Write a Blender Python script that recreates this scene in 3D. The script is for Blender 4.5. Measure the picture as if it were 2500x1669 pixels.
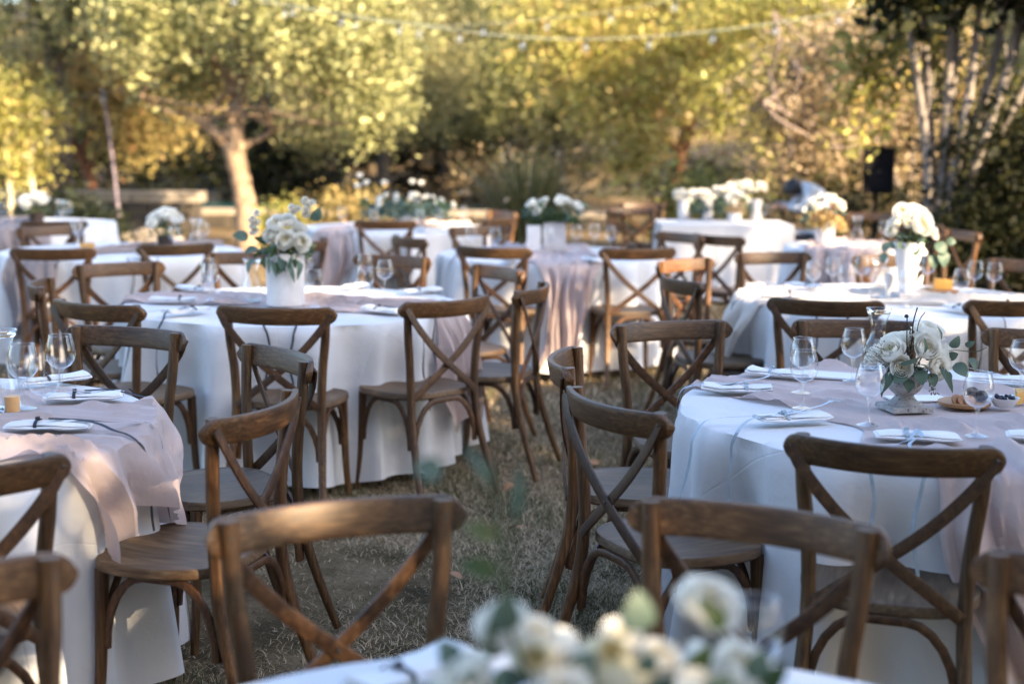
import bpy, math, random
import numpy as np
from mathutils import Vector, Matrix, Quaternion

PI = math.pi
R = math.radians
sc = bpy.context.scene
for o in list(bpy.data.objects):
    bpy.data.objects.remove(o)
col = sc.collection

# ------------------------------------------------------------------ camera, sky, sun, exposure
CAM_H, PITCH, ROLL = 1.6, 8.348, 0.5
cam = bpy.data.cameras.new('camera')
cam.sensor_width = 36.0
cam.lens = 50.0
cam.clip_start, cam.clip_end = 0.1, 400
cam.dof.use_dof = True
cam.dof.focus_distance = 4.45
cam.dof.aperture_fstop = 1.8
co = bpy.data.objects.new('camera', cam)
col.objects.link(co)
co.matrix_world = Matrix.Translation((0, 0, CAM_H)) @ Matrix.Rotation(R(90 - PITCH), 4, 'X') @ Matrix.Rotation(R(ROLL), 4, 'Z')
sc.camera = co

SUN_EL, SUN_AZ = 25.0, 130.0                     # azimuth clockwise from +Y: behind the camera, to the right
world = bpy.data.worlds.new('World')
sc.world = world
world.use_nodes = True
wn = world.node_tree
sky = wn.nodes.new('ShaderNodeTexSky')
sky.sky_type = 'NISHITA'
sky.sun_disc = False
sky.sun_elevation = R(SUN_EL)
sky.sun_rotation = R(SUN_AZ)
sky.air_density, sky.dust_density, sky.ozone_density = 1.0, 2.0, 1.0
sky_tint = wn.nodes.new('ShaderNodeMix')
sky_tint.data_type = 'RGBA'
sky_tint.blend_type = 'MULTIPLY'
sky_tint.inputs['Factor'].default_value = 1.0
sky_tint.inputs[7].default_value = (0.98, 1.0, 1.04, 1)      # slight blue tint over the whole sky
wn.links.new(sky.outputs[0], sky_tint.inputs[6])
wn.links.new(sky_tint.outputs[2], wn.nodes['Background'].inputs[0])
wn.nodes['Background'].inputs[1].default_value = 0.125

sun = bpy.data.lights.new('sun', 'SUN')
sun.energy = 5.0
sun.angle = R(0.5)
sun.color = (1.0, 0.77, 0.49)
so = bpy.data.objects.new('sun', sun)
col.objects.link(so)
SUN = Vector((math.sin(R(SUN_AZ)) * math.cos(R(SUN_EL)), math.cos(R(SUN_AZ)) * math.cos(R(SUN_EL)), math.sin(R(SUN_EL))))
so.rotation_euler = SUN.to_track_quat('Z', 'Y').to_euler()
so.location = SUN * 60

vs = sc.view_settings
vs.view_transform = 'Standard'
vs.look = 'None'
vs.gamma = 1.0
vs.use_curve_mapping = False
vs.exposure = 2.42
sc.render.engine = 'CYCLES'
cy = sc.cycles
cy.use_denoising = True
cy.max_bounces = 7
cy.diffuse_bounces = 3
cy.glossy_bounces = 3
cy.transmission_bounces = 5
cy.transparent_max_bounces = 16
cy.caustics_reflective = cy.caustics_refractive = False
cy.sample_clamp_indirect = 6.0

# ------------------------------------------------------------------ helpers
def link(o, parent=None):
    col.objects.link(o)
    if parent is not None:
        o.parent = parent
    return o

def tag(o, label=None, cat=None, group=None, kind=None):
    if label: o['label'] = label
    if cat: o['category'] = cat
    if group: o['group'] = group
    if kind: o['kind'] = kind
    return o

def empty(name, loc=(0, 0, 0), rz=0.0, label=None, cat=None, group=None):
    o = bpy.data.objects.new(name, None)
    o.empty_display_size = 0.1
    o.location = loc
    o.rotation_euler = (0, 0, rz)
    link(o)
    return tag(o, label, cat, group)

def inst(name, me, parent=None, loc=None, rot=None, scale=None):
    o = bpy.data.objects.new(name, me)
    link(o, parent)
    if loc is not None: o.location = loc
    if rot is not None: o.rotation_euler = rot
    if scale is not None: o.scale = (scale,) * 3 if isinstance(scale, (int, float)) else scale
    return o

class MB:
    """collects shapes, builds one mesh"""
    def __init__(s): s.v, s.f = [], []
    def add(s, v, f):
        b = len(s.v)
        s.v += [tuple(p) for p in v]
        s.f += [tuple(i + b for i in q) for q in f]
        return s
    def box(s, c, d, rot=None):
        c = Vector(c); d = Vector(d) / 2
        vs_ = [Vector((x * d.x, y * d.y, z * d.z)) for x in (-1, 1) for y in (-1, 1) for z in (-1, 1)]
        if rot is not None: vs_ = [rot @ p for p in vs_]
        s.add([p + c for p in vs_], [(0, 1, 3, 2), (4, 6, 7, 5), (0, 4, 5, 1), (2, 3, 7, 6), (0, 2, 6, 4), (1, 5, 7, 3)])
        return s
    def tube(s, pts, rad, n=8, caps=True):
        pts = [Vector(p) for p in pts]
        m = len(pts)
        if isinstance(rad, (int, float)): rad = [rad] * m
        vv, ff = [], []
        ref = None
        for i in range(m):
            t = (pts[min(i + 1, m - 1)] - pts[max(i - 1, 0)])
            t = t.normalized() if t.length > 1e-9 else Vector((0, 0, 1))
            if ref is None:
                ref = t.orthogonal().normalized()
            ref = (ref - t * ref.dot(t))
            ref = ref.normalized() if ref.length > 1e-6 else t.orthogonal().normalized()
            b = t.cross(ref)
            for k in range(n):
                a = 2 * PI * k / n
                vv.append(pts[i] + (ref * math.cos(a) + b * math.sin(a)) * rad[i])
        for i in range(m - 1):
            for k in range(n):
                k2 = (k + 1) % n
                ff.append((i * n + k, i * n + k2, (i + 1) * n + k2, (i + 1) * n + k))
        if caps:
            ff.append(tuple(range(n - 1, -1, -1)))
            ff.append(tuple((m - 1) * n + k for k in range(n)))
        return s.add(vv, ff)
    def lathe(s, prof, n=24, close_top=False, close_bottom=False, center=(0, 0, 0)):
        vv, ff = [], []
        cx, cy_, cz = center
        for r, z in prof:
            for k in range(n):
                a = 2 * PI * k / n
                vv.append((cx + r * math.cos(a), cy_ + r * math.sin(a), cz + z))
        for i in range(len(prof) - 1):
            for k in range(n):
                k2 = (k + 1) % n
                ff.append((i * n + k, i * n + k2, (i + 1) * n + k2, (i + 1) * n + k))
        if close_bottom: ff.append(tuple(range(n - 1, -1, -1)))
        if close_top: ff.append(tuple((len(prof) - 1) * n + k for k in range(n)))
        return s.add(vv, ff)
    def strip(s, pts, up, w, th):
        """flat bent bar: pts centreline, up = function(i)->width direction, w width, th thickness"""
        pts = [Vector(p) for p in pts]
        m = len(pts)
        vv, ff = [], []
        for i in range(m):
            t = (pts[min(i + 1, m - 1)] - pts[max(i - 1, 0)]).normalized()
            nrm = Vector(up)
            nrm = (nrm - t * nrm.dot(t)).normalized()
            wd = t.cross(nrm)
            ww = w[i] if isinstance(w, (list, tuple)) else w
            for a, b in ((-.5, -.35), (-.35, -.5), (.35, -.5), (.5, -.35), (.5, .35), (.35, .5), (-.35, .5), (-.5, .35)):
                vv.append(pts[i] + wd * ww * a + nrm * th * b)
        n = 8
        for i in range(m - 1):
            for k in range(n):
                k2 = (k + 1) % n
                ff.append((i * n + k, i * n + k2, (i + 1) * n + k2, (i + 1) * n + k))
        ff.append(tuple(range(n - 1, -1, -1)))
        ff.append(tuple((m - 1) * n + k for k in range(n)))
        return s.add(vv, ff)
    def grid(s, P):
        """P: list of rows of points"""
        n, m = len(P), len(P[0])
        s.add([p for r in P for p in r], [(i * m + j, i * m + j + 1, (i + 1) * m + j + 1, (i + 1) * m + j) for i in range(n - 1) for j in range(m - 1)])
        return s
    def mesh(s, name, m, smooth=True):
        me = bpy.data.meshes.new(name)
        me.from_pydata(s.v, [], s.f)
        me.materials.append(m)
        if smooth:
            me.polygons.foreach_set('use_smooth', [True] * len(me.polygons))
            try: me.set_sharp_from_angle(angle=R(42))
            except Exception: pass
        me.update()
        return me
    def build(s, name, m, parent=None, smooth=True, **kw):
        return inst(name, s.mesh(name, m, smooth), parent, **kw)

def bez(p, n):
    """Catmull-Rom through points"""
    p = [Vector(q) for q in p]
    q = [p[0] * 2 - p[1]] + p + [p[-1] * 2 - p[-2]]
    out = []
    for i in range(len(p) - 1):
        a, b, c, d = q[i:i + 4]
        for k in range(n):
            t = k / n
            out.append(0.5 * ((2 * b) + (c - a) * t + (2 * a - 5 * b + 4 * c - d) * t * t + (3 * b - a - 3 * c + d) * t ** 3))
    out.append(p[-1])
    return out

def np_mesh(name, V, F, m, tint=None, smooth=False):
    """V (n,3), F (k,4 or 3) numpy"""
    me = bpy.data.meshes.new(name)
    k = F.shape[1]
    me.vertices.add(len(V)); me.vertices.foreach_set('co', V.astype(np.float32).ravel())
    me.loops.add(F.size); me.loops.foreach_set('vertex_index', F.astype(np.int32).ravel())
    me.polygons.add(len(F)); me.polygons.foreach_set('loop_start', np.arange(0, F.size, k, dtype=np.int32))
    if smooth: me.polygons.foreach_set('use_smooth', np.ones(len(F), dtype=bool))
    if tint is not None:
        a = me.attributes.new('tint', 'FLOAT', 'POINT')
        a.data.foreach_set('value', tint.astype(np.float32))
    me.materials.append(m)
    me.update(calc_edges=True)
    return me

def sm(a, b, x):
    t = np.clip((x - a) / (b - a), 0, 1)
    return t * t * (3 - 2 * t)

# ------------------------------------------------------------------ materials
class NT:
    def __init__(s, name):
        s.m = bpy.data.materials.new(name); s.m.use_nodes = True
        s.t = s.m.node_tree; s.b = s.t.nodes['Principled BSDF']; s.out = s.t.nodes['Material Output']
    def n(s, typ, **kw):
        q = s.t.nodes.new(typ)
        for k, v in kw.items(): setattr(q, k, v)
        return q
    def l(s, a, b): s.t.links.new(a, b)
    def noise(s, vec, scale, detail=4, rough=.55):
        q = s.n('ShaderNodeTexNoise'); q.inputs['Scale'].default_value = scale
        q.inputs['Detail'].default_value = detail; q.inputs['Roughness'].default_value = rough
        if vec is not None: s.l(vec, q.inputs['Vector'])
        return q
    def ramp(s, fac, stops):
        q = s.n('ShaderNodeValToRGB'); e = q.color_ramp.elements
        while len(e) < len(stops): e.new(0.5)
        for i, (p, c) in enumerate(stops):
            e[i].position = p; e[i].color = (*c, 1)
        s.l(fac, q.inputs[0]); return q
    def bump(s, h, strength, dist=.01):
        q = s.n('ShaderNodeBump'); q.inputs['Strength'].default_value = strength; q.inputs['Distance'].default_value = dist
        s.l(h, q.inputs['Height']); s.l(q.outputs[0], s.b.inputs['Normal']); return q
    def set(s, **kw):
        for k, v in kw.items(): s.b.inputs[k.replace('_', ' ')].default_value = v
        return s

def plain(name, c, rough=.6, metal=0, spec=.5):
    t = NT(name)
    t.set(Base_Color=(*c, 1), Roughness=rough, Metallic=metal)
    t.b.inputs['Specular IOR Level'].default_value = spec
    co_ = t.n('ShaderNodeTexCoord'); nz = t.noise(co_.outputs['Object'], 14, 3)
    rp = t.ramp(nz.outputs[0], [(.3, tuple(x * .86 for x in c)), (.7, tuple(min(1, x * 1.1) for x in c))])
    t.l(rp.outputs[0], t.b.inputs['Base Color'])
    return t.m

def wood(name, stretch, dark, mid, pale, rough=.46):
    t = NT(name)
    tc = t.n('ShaderNodeTexCoord'); oi = t.n('ShaderNodeObjectInfo')
    mul = t.n('ShaderNodeVectorMath', operation='SCALE'); mul.inputs[0].default_value = (7.3, 3.1, 5.7)
    t.l(oi.outputs['Random'], mul.inputs['Scale'])
    add = t.n('ShaderNodeVectorMath', operation='ADD'); t.l(tc.outputs['Object'], add.inputs[0]); t.l(mul.outputs[0], add.inputs[1])
    mp = t.n('ShaderNodeMapping'); mp.inputs['Scale'].default_value = stretch; t.l(add.outputs[0], mp.inputs['Vector'])
    g = t.noise(mp.outputs[0], 4.5, 8, .72)
    blot = t.noise(add.outputs[0], 5.5, 3, .5)
    r1 = t.ramp(g.outputs[0], [(.33, dark), (.5, mid), (.70, pale)])
    r2 = t.ramp(blot.outputs[0], [(.3, (.62, .58, .55)), (.7, (1.12, 1.08, 1.02))])
    mc = t.n('ShaderNodeMix', data_type='RGBA', blend_type='MULTIPLY'); mc.inputs['Factor'].default_value = 1
    t.l(r1.outputs[0], mc.inputs[6]); t.l(oi.outputs['Color'], mc.inputs[7])
    mx = t.n('ShaderNodeMix', data_type='RGBA', blend_type='MULTIPLY'); mx.inputs['Factor'].default_value = 1
    t.l(mc.outputs[2], mx.inputs[6]); t.l(r2.outputs[0], mx.inputs[7])
    hv = t.n('ShaderNodeHueSaturation')
    mr = t.n('ShaderNodeMapRange'); mr.inputs[3].default_value = .82; mr.inputs[4].default_value = 1.16
    t.l(oi.outputs['Random'], mr.inputs[0]); t.l(mr.outputs[0], hv.inputs['Value'])
    t.l(mx.outputs[2], hv.inputs['Color']); t.l(hv.outputs[0], t.b.inputs['Base Color'])
    rr = t.n('ShaderNodeMapRange'); rr.inputs[3].default_value = rough - .12; rr.inputs[4].default_value = rough + .2
    t.l(g.outputs[0], rr.inputs[0]); t.l(rr.outputs[0], t.b.inputs['Roughness'])
    t.bump(g.outputs[0], .4, .002)
    return t.m

WD = ((.032, .0135, .004), (.098, .045, .0145), (.235, .135, .058))
M = {}
M['wood_x'] = wood('wood_rail', (1.6, 34, 34), *WD)
M['wood_z'] = wood('wood_leg', (26, 26, 1.3), *WD)
M['wood_d'] = wood('wood_bar', (14, 26, 9), (.026, .011, .004), (.078, .034, .012), (.16, .080, .032))
M['wood_seat'] = wood('wood_seat', (18, 1.1, 18), (.056, .031, .015), (.128, .079, .042), (.24, .170, .104), .5)
M['bolt'] = plain('bolt_metal', (.10, .09, .08), .45, .8)

def cloth(name, c, transl=.15, weave=900, bump=.12, trans=0.0):
    t = NT(name)
    tc = t.n('ShaderNodeTexCoord')
    nz = t.noise(tc.outputs['Object'], 6, 4, .6)
    fine = t.noise(tc.outputs['Object'], weave, 2, .5)
    rp = t.ramp(nz.outputs[0], [(.3, tuple(x * .93 for x in c)), (.7, c)])
    t.l(rp.outputs[0], t.b.inputs['Base Color'])
    t.set(Roughness=.85)
    t.b.inputs['Specular IOR Level'].default_value = .2
    t.b.inputs['Sheen Weight'].default_value = .15
    wr = t.noise(tc.outputs['Object'], 9, 5, .6)
    ad = t.n('ShaderNodeMath', operation='ADD'); t.l(wr.outputs[0], ad.inputs[0])
    ml = t.n('ShaderNodeMath', operation='MULTIPLY'); ml.inputs[1].default_value = .06
    t.l(fine.outputs[0], ml.inputs[0]); t.l(ml.outputs[0], ad.inputs[1])
    t.bump(ad.outputs[0], bump, .02)
    tl = t.n('ShaderNodeBsdfTranslucent'); t.l(rp.outputs[0], tl.inputs[0])
    mx = t.n('ShaderNodeMixShader'); mx.inputs[0].default_value = transl
    t.l(t.b.outputs[0], mx.inputs[1]); t.l(tl.outputs[0], mx.inputs[2])
    last = mx
    if trans:
        tr = t.n('ShaderNodeBsdfTransparent')
        m2 = t.n('ShaderNodeMixShader'); m2.inputs[0].default_value = trans
        t.l(mx.outputs[0], m2.inputs[1]); t.l(tr.outputs[0], m2.inputs[2]); last = m2
    t.l(last.outputs[0], t.out.inputs[0])
    return t.m

M['cloth'] = cloth('white_cloth', (.79, .79, .81), .15, 900, .3)
def creases(m, step):
    """pressed fold lines on the laundered table cloth, along the cloth's own flat coordinates"""
    t = m.node_tree; b = t.nodes['Principled BSDF']; old = b.inputs['Normal'].links[0].from_node
    tot = None
    for nm in ('fx', 'fy'):
        at_ = t.nodes.new('ShaderNodeAttribute'); at_.attribute_name = nm
        pp = t.nodes.new('ShaderNodeMath'); pp.operation = 'PINGPONG'; pp.inputs[1].default_value = step / 2
        ad = t.nodes.new('ShaderNodeMath'); ad.operation = 'ADD'; ad.inputs[1].default_value = step * .27 + 10 * step
        t.links.new(at_.outputs['Fac'], ad.inputs[0]); t.links.new(ad.outputs[0], pp.inputs[0])
        mr = t.nodes.new('ShaderNodeMapRange'); mr.inputs[1].default_value = 0; mr.inputs[2].default_value = .0045; mr.inputs[3].default_value = 1; mr.inputs[4].default_value = 0
        t.links.new(pp.outputs[0], mr.inputs[0])
        if tot is None: tot = mr
        else:
            mx = t.nodes.new('ShaderNodeMath'); mx.operation = 'MAXIMUM'
            t.links.new(tot.outputs[0], mx.inputs[0]); t.links.new(mr.outputs[0], mx.inputs[1]); tot = mx
    bp = t.nodes.new('ShaderNodeBump'); bp.inputs['Strength'].default_value = .30; bp.inputs['Distance'].default_value = .003
    t.links.new(tot.outputs[0], bp.inputs['Height']); t.links.new(old.outputs[0], bp.inputs['Normal']); t.links.new(bp.outputs[0], b.inputs['Normal'])
creases(M['cloth'], .46)
M['napkin'] = cloth('napkin_cloth', (.84, .84, .85), .1)
M['mauve'] = cloth('mauve_gauze', (.64, .52, .495), .25, 500, .5, .04)
M['cream'] = cloth('cream_gauze', (.78, .72, .66), .25, 600, .25, .06)
M['greyrun'] = cloth('grey_gauze', (.34, .29, .29), .2, 600, .25, .05)
M['ribbon_dark'] = plain('dark_ribbon', (.018, .016, .028), .6)
M['ribbon_blue'] = plain('pale_blue_ribbon', (.36, .44, .52), .6)

def leafmat(name, stops, transl=.26, rough=.5, spec=.35):
    t = NT(name)
    at_ = t.n('ShaderNodeAttribute'); at_.attribute_name = 'tint'
    rp = t.ramp(at_.outputs['Fac'], stops)
    t.l(rp.outputs[0], t.b.inputs['Base Color'])
    t.set(Roughness=rough); t.b.inputs['Specular IOR Level'].default_value = spec
    tl = t.n('ShaderNodeBsdfTranslucent'); t.l(rp.outputs[0], tl.inputs[0])
    mx = t.n('ShaderNodeMixShader'); mx.inputs[0].default_value = transl
    t.l(t.b.outputs[0], mx.inputs[1]); t.l(tl.outputs[0], mx.inputs[2]); t.l(mx.outputs[0], t.out.inputs[0])
    return t.m

M['lf_pale'] = leafmat('leaf_pale_green', [(0, (.055, .065, .025)), (.4, (.205, .21, .085)), (.8, (.41, .415, .185)), (1, (.50, .46, .24))])
M['lf_gold'] = leafmat('leaf_golden', [(0, (.09, .075, .025)), (.45, (.32, .25, .085)), (.8, (.48, .36, .14)), (1, (.43, .23, .11))])
M['lf_lime'] = leafmat('leaf_yellow_green', [(0, (.050, .057, .014)), (.45, (.255, .25, .06)), (.8, (.43, .405, .12)), (1, (.45, .32, .12))])
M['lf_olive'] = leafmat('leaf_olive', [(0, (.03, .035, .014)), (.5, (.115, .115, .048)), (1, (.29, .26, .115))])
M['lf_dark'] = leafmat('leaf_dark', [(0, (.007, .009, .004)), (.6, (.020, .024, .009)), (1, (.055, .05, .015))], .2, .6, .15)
M['lf_tan'] = leafmat('leaf_tan', [(0, (.12, .09, .045)), (.5, (.32, .24, .14)), (.8, (.45, .34, .23)), (1, (.34, .30, .11))])
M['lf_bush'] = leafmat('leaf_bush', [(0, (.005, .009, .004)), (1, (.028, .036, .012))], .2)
M['eucalyptus'] = leafmat('eucalyptus', [(0, (.07, .12, .085)), (1, (.15, .21, .16))], .2, .5)
M['greenery'] = leafmat('greenery', [(0, (.03, .06, .018)), (.6, (.08, .12, .04)), (1, (.22, .22, .09))], .3)
M['pod'] = plain('pods', (.13, .09, .03), .6)
M['twig'] = plain('dark_twig', (.035, .02, .016), .7)

def petalmat(name, a, b):
    t = NT(name)
    tc = t.n('ShaderNodeTexCoord')
    sep = t.n('ShaderNodeVectorMath', operation='LENGTH'); t.l(tc.outputs['Object'], sep.inputs[0])
    rp = t.ramp(sep.outputs['Value'], [(.15, a), (.75, b)])
    t.l(rp.outputs[0], t.b.inputs['Base Color']); t.set(Roughness=.6)
    t.b.inputs['Specular IOR Level'].default_value = .25
    tl = t.n('ShaderNodeBsdfTranslucent'); t.l(rp.outputs[0], tl.inputs[0])
    mx = t.n('ShaderNodeMixShader'); mx.inputs[0].default_value = .42
    t.l(t.b.outputs[0], mx.inputs[1]); t.l(tl.outputs[0], mx.inputs[2]); t.l(mx.outputs[0], t.out.inputs[0])
    return t.m
M['petal'] = petalmat('petal_white', (.88, .80, .56), (.93, .905, .83))
M['petal_y'] = petalmat('petal_yellowish', (.62, .52, .14), (.84, .80, .62))

def bark(name, a, b, c, scale=9):
    t = NT(name)
    tc = t.n('ShaderNodeTexCoord')
    mp = t.n('ShaderNodeMapping'); mp.inputs['Scale'].default_value = (3, 3, .7); t.l(tc.outputs['Object'], mp.inputs[0])
    nz = t.noise(mp.outputs[0], scale, 6, .65)
    rp = t.ramp(nz.outputs[0], [(.3, a), (.5, b), (.72, c)])
    t.l(rp.outputs[0], t.b.inputs['Base Color']); t.set(Roughness=.85)
    t.bump(nz.outputs[0], .8, .03)
    return t.m
M['bark_tan'] = bark('bark_tan', (.13, .085, .05), (.26, .18, .115), (.36, .27, .185))
M['bark_red'] = bark('bark_red', (.07, .025, .012), (.17, .065, .032), (.26, .115, .06))
M['bark_grey'] = bark('bark_grey', (.10, .085, .075), (.22, .19, .17), (.34, .31, .28))
M['bark_twig'] = bark('bark_twig', (.08, .06, .05), (.17, .13, .11), (.25, .20, .17))
M['bark_dark'] = bark('bark_dark', (.02, .015, .012), (.045, .034, .026), (.08, .06, .045))
M['bark_pale'] = bark('bark_pale', (.32, .27, .17), (.52, .47, .34), (.66, .62, .5))

def glass(name, base=.05, k=.75, tint=(.985, .99, .99)):
    """thin-walled clear glass: transparent film with Fresnel-like reflection"""
    t = NT(name)
    t.t.nodes.remove(t.b)
    tr = t.n('ShaderNodeBsdfTransparent'); tr.inputs[0].default_value = (*tint, 1)
    gl = t.n('ShaderNodeBsdfGlossy'); gl.inputs['Roughness'].default_value = .02
    gl.inputs[0].default_value = (.95, .97, 1, 1)
    lw = t.n('ShaderNodeLayerWeight'); lw.inputs[0].default_value = .5
    pw = t.n('ShaderNodeMath', operation='POWER'); pw.inputs[1].default_value = 3.0; t.l(lw.outputs['Facing'], pw.inputs[0])
    ma = t.n('ShaderNodeMath', operation='MULTIPLY_ADD'); ma.inputs[1].default_value = k; ma.inputs[2].default_value = base
    t.l(pw.outputs[0], ma.inputs[0])
    mx = t.n('ShaderNodeMixShader'); t.l(ma.outputs[0], mx.inputs[0]); t.l(tr.outputs[0], mx.inputs[1]); t.l(gl.outputs[0], mx.inputs[2])
    t.l(mx.outputs[0], t.out.inputs[0])
    return t.m
M['glass'] = glass('thin_glass', .06, .95)
M['glass_stem'] = glass('stem_glass', .12, .8)
gs = NT('solid_glass'); gs.set(Base_Color=(1, 1, 1, 1), Roughness=.02, IOR=1.45); gs.b.inputs['Transmission Weight'].default_value = 1
M['glass_solid'] = gs.m
def watermat():
    t = NT('pond_water'); tc = t.n('ShaderNodeTexCoord'); nz = t.noise(tc.outputs['Object'], 2.2, 4)
    rp = t.ramp(nz.outputs[0], [(.3, (.008, .05, .05)), (.7, (.02, .10, .095))])
    t.l(rp.outputs[0], t.b.inputs['Base Color']); t.set(Roughness=.08, IOR=1.33); t.bump(nz.outputs[0], .15, .02); return t.m
M['pond'] = watermat()

def stone(name, a, b, scale, pits=None, rough=.85):
    t = NT(name); tc = t.n('ShaderNodeTexCoord')
    nz = t.noise(tc.outputs['Object'], scale, 6, .65)
    rp = t.ramp(nz.outputs[0], [(.32, a), (.68, b)])
    out = rp.outputs[0]
    h = nz.outputs[0]
    if pits:
        vz = t.n('ShaderNodeTexNoise'); vz.inputs['Scale'].default_value = pits; vz.inputs['Detail'].default_value = 3
        t.l(tc.outputs['Object'], vz.inputs['Vector'])
        r2 = t.ramp(vz.outputs[0], [(.33, (.28, .27, .27)), (.41, (1, 1, 1))])
        mx = t.n('ShaderNodeMix', data_type='RGBA', blend_type='MULTIPLY'); mx.inputs['Factor'].default_value = 1
        t.l(out, mx.inputs[6]); t.l(r2.outputs[0], mx.inputs[7]); out = mx.outputs[2]; h = r2.outputs[0]
    t.l(out, t.b.inputs['Base Color']); t.set(Roughness=rough)
    t.bump(h, .5, .004)
    return t.m
M['urn'] = stone('urn_stone', (.26, .245, .24), (.46, .44, .43), 26, 120)
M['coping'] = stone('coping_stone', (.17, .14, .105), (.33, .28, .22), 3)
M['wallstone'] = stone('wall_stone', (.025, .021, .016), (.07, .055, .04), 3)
M['rock'] = stone('rock', (.12, .10, .08), (.28, .24, .19), 4)
M['ceramic'] = stone('ceramic', (.62, .58, .55), (.76, .73, .70), 9, None, .6)
M['plaster'] = stone('white_ceramic', (.66, .65, .66), (.78, .77, .78), 12, None, .5)

def groundmat():
    t = NT('lawn_soil'); tc = t.n('ShaderNodeTexCoord')
    big = t.noise(tc.outputs['Object'], 2.4, 6, .7); fine = t.noise(tc.outputs['Object'], 85, 6, .75)
    r1 = t.ramp(big.outputs[0], [(.35, (.060, .046, .024)), (.5, (.15, .110, .062)), (.66, (.27, .20, .125))])
    r2 = t.ramp(fine.outputs[0], [(.3, (.45, .45, .45)), (.7, (1.3, 1.25, 1.2))])
    mx = t.n('ShaderNodeMix', data_type='RGBA', blend_type='MULTIPLY'); mx.inputs['Factor'].default_value = 1
    t.l(r1.outputs[0], mx.inputs[6]); t.l(r2.outputs[0], mx.inputs[7]); t.l(mx.outputs[2], t.b.inputs['Base Color'])
    t.set(Roughness=.95); t.b.inputs['Specular IOR Level'].default_value = .1
    t.bump(fine.outputs[0], .8, .02); return t.m
M['ground'] = groundmat()
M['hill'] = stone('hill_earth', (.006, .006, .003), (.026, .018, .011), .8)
M['grass'] = leafmat('dry_grass', [(0, (.055, .072, .03)), (.3, (.13, .125, .058)), (.5, (.38, .285, .175)), (1, (.72, .57, .39))], .25, .8, .1)
M['black'] = plain('black_plastic', (.006, .006, .008), .85, 0, .15)
M['grille'] = plain('speaker_grille', (.007, .007, .009), .9, 0, .1)
M['cheese'] = plain('cheese', (.62, .34, .08), .5)
M['board'] = wood('board_wood', (2, 20, 20), (.28, .13, .05), (.42, .22, .09), (.5, .3, .14))
M['fig'] = plain('fig_skin', (.03, .014, .022), .5)
M['figin'] = plain('fig_flesh', (.40, .20, .10), .5)
M['berry'] = plain('blueberry', (.012, .014, .035), .45)
M['bread'] = plain('cracker', (.45, .30, .17), .7)
M['steel'] = plain('steel', (.65, .65, .66), .2, 1)
M['card'] = plain('card_grey', (.50, .50, .53), .8)
M['cable'] = plain('cable', (.20, .23, .20), .6)
M['pole'] = plain('pole_paint', (.17, .135, .17), .6)
M['skin'] = plain('skin', (.42, .26, .19), .5)
M['shirt'] = cloth('pale_shirt', (.60, .64, .70), .1)
M['trousers'] = plain('dark_trousers', (.03, .03, .04), .8)
M['hair'] = plain('dark_hair', (.012, .009, .008), .5)
M['amber'] = plain('amber_wax', (.75, .42, .16), .4)
M['fallen'] = plain('fallen_leaf', (.36, .17, .075), .7)

# ------------------------------------------------------------------ the setting
rng = np.random.default_rng(7)

def heightfield(name, x0, x1, y0, y1, nx, ny, fz, m):
    X, Y = np.meshgrid(np.linspace(x0, x1, nx), np.linspace(y0, y1, ny))
    Z = fz(X, Y)
    V = np.stack([X, Y, Z], -1).reshape(-1, 3)
    I = (np.arange(ny - 1)[:, None] * nx + np.arange(nx - 1)[None]).ravel()
    F = np.stack([I, I + 1, I + nx + 1, I + nx], 1)
    return inst(name, np_mesh(name, V, F, m, None, True))

def hillz(X, Y):
    return np.where(Y > 36, 1, 0) * (0.20 * np.clip(Y - 36, 0, 45) * sm(36, 46, Y) * (1 + .15 * np.sin(X * .23) + .1 * np.sin(X * .11 + Y * .17)))
gobj = heightfield('lawn', -120, 120, -60, 130, 97, 96, lambda X, Y: 0.012 * np.sin(X * 2.1) * np.sin(Y * 1.7) - .02 + hillz(X, Y), M['ground'])
tag(gobj, kind='structure')
hobj = heightfield('hillside', -118, 118, 37, 128, 80, 60, lambda X, Y: hillz(X, Y) + 0.05 * np.sin(X * 1.3) * np.sin(Y * .9) - .0, M['hill'])
tag(hobj, kind='structure')

# pond with a raised rim, and a low wall of stone slabs in front of it
pond = MB().box((-3.6, 26.9, .09), (10.4, 5.2, .1)).build('pond_water', M['pond'], smooth=False)
tag(pond, kind='structure')
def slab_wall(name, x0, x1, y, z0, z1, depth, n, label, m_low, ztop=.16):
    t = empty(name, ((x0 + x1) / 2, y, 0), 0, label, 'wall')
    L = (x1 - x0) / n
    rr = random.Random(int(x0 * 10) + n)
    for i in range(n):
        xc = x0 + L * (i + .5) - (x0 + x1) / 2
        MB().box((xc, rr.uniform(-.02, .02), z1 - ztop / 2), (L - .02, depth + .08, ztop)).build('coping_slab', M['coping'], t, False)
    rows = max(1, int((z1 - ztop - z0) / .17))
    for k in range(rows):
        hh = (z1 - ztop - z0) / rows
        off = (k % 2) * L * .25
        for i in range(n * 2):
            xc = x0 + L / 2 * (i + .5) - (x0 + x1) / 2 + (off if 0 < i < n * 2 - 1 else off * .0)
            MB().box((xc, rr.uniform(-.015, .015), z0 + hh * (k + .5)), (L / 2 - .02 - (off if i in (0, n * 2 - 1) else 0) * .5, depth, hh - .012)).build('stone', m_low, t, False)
    return t
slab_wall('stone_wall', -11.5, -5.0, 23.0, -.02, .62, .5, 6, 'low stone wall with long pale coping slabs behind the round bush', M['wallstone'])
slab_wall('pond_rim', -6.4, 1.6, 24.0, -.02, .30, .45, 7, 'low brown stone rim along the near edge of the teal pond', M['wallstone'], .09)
rk = random.Random(4)
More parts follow.
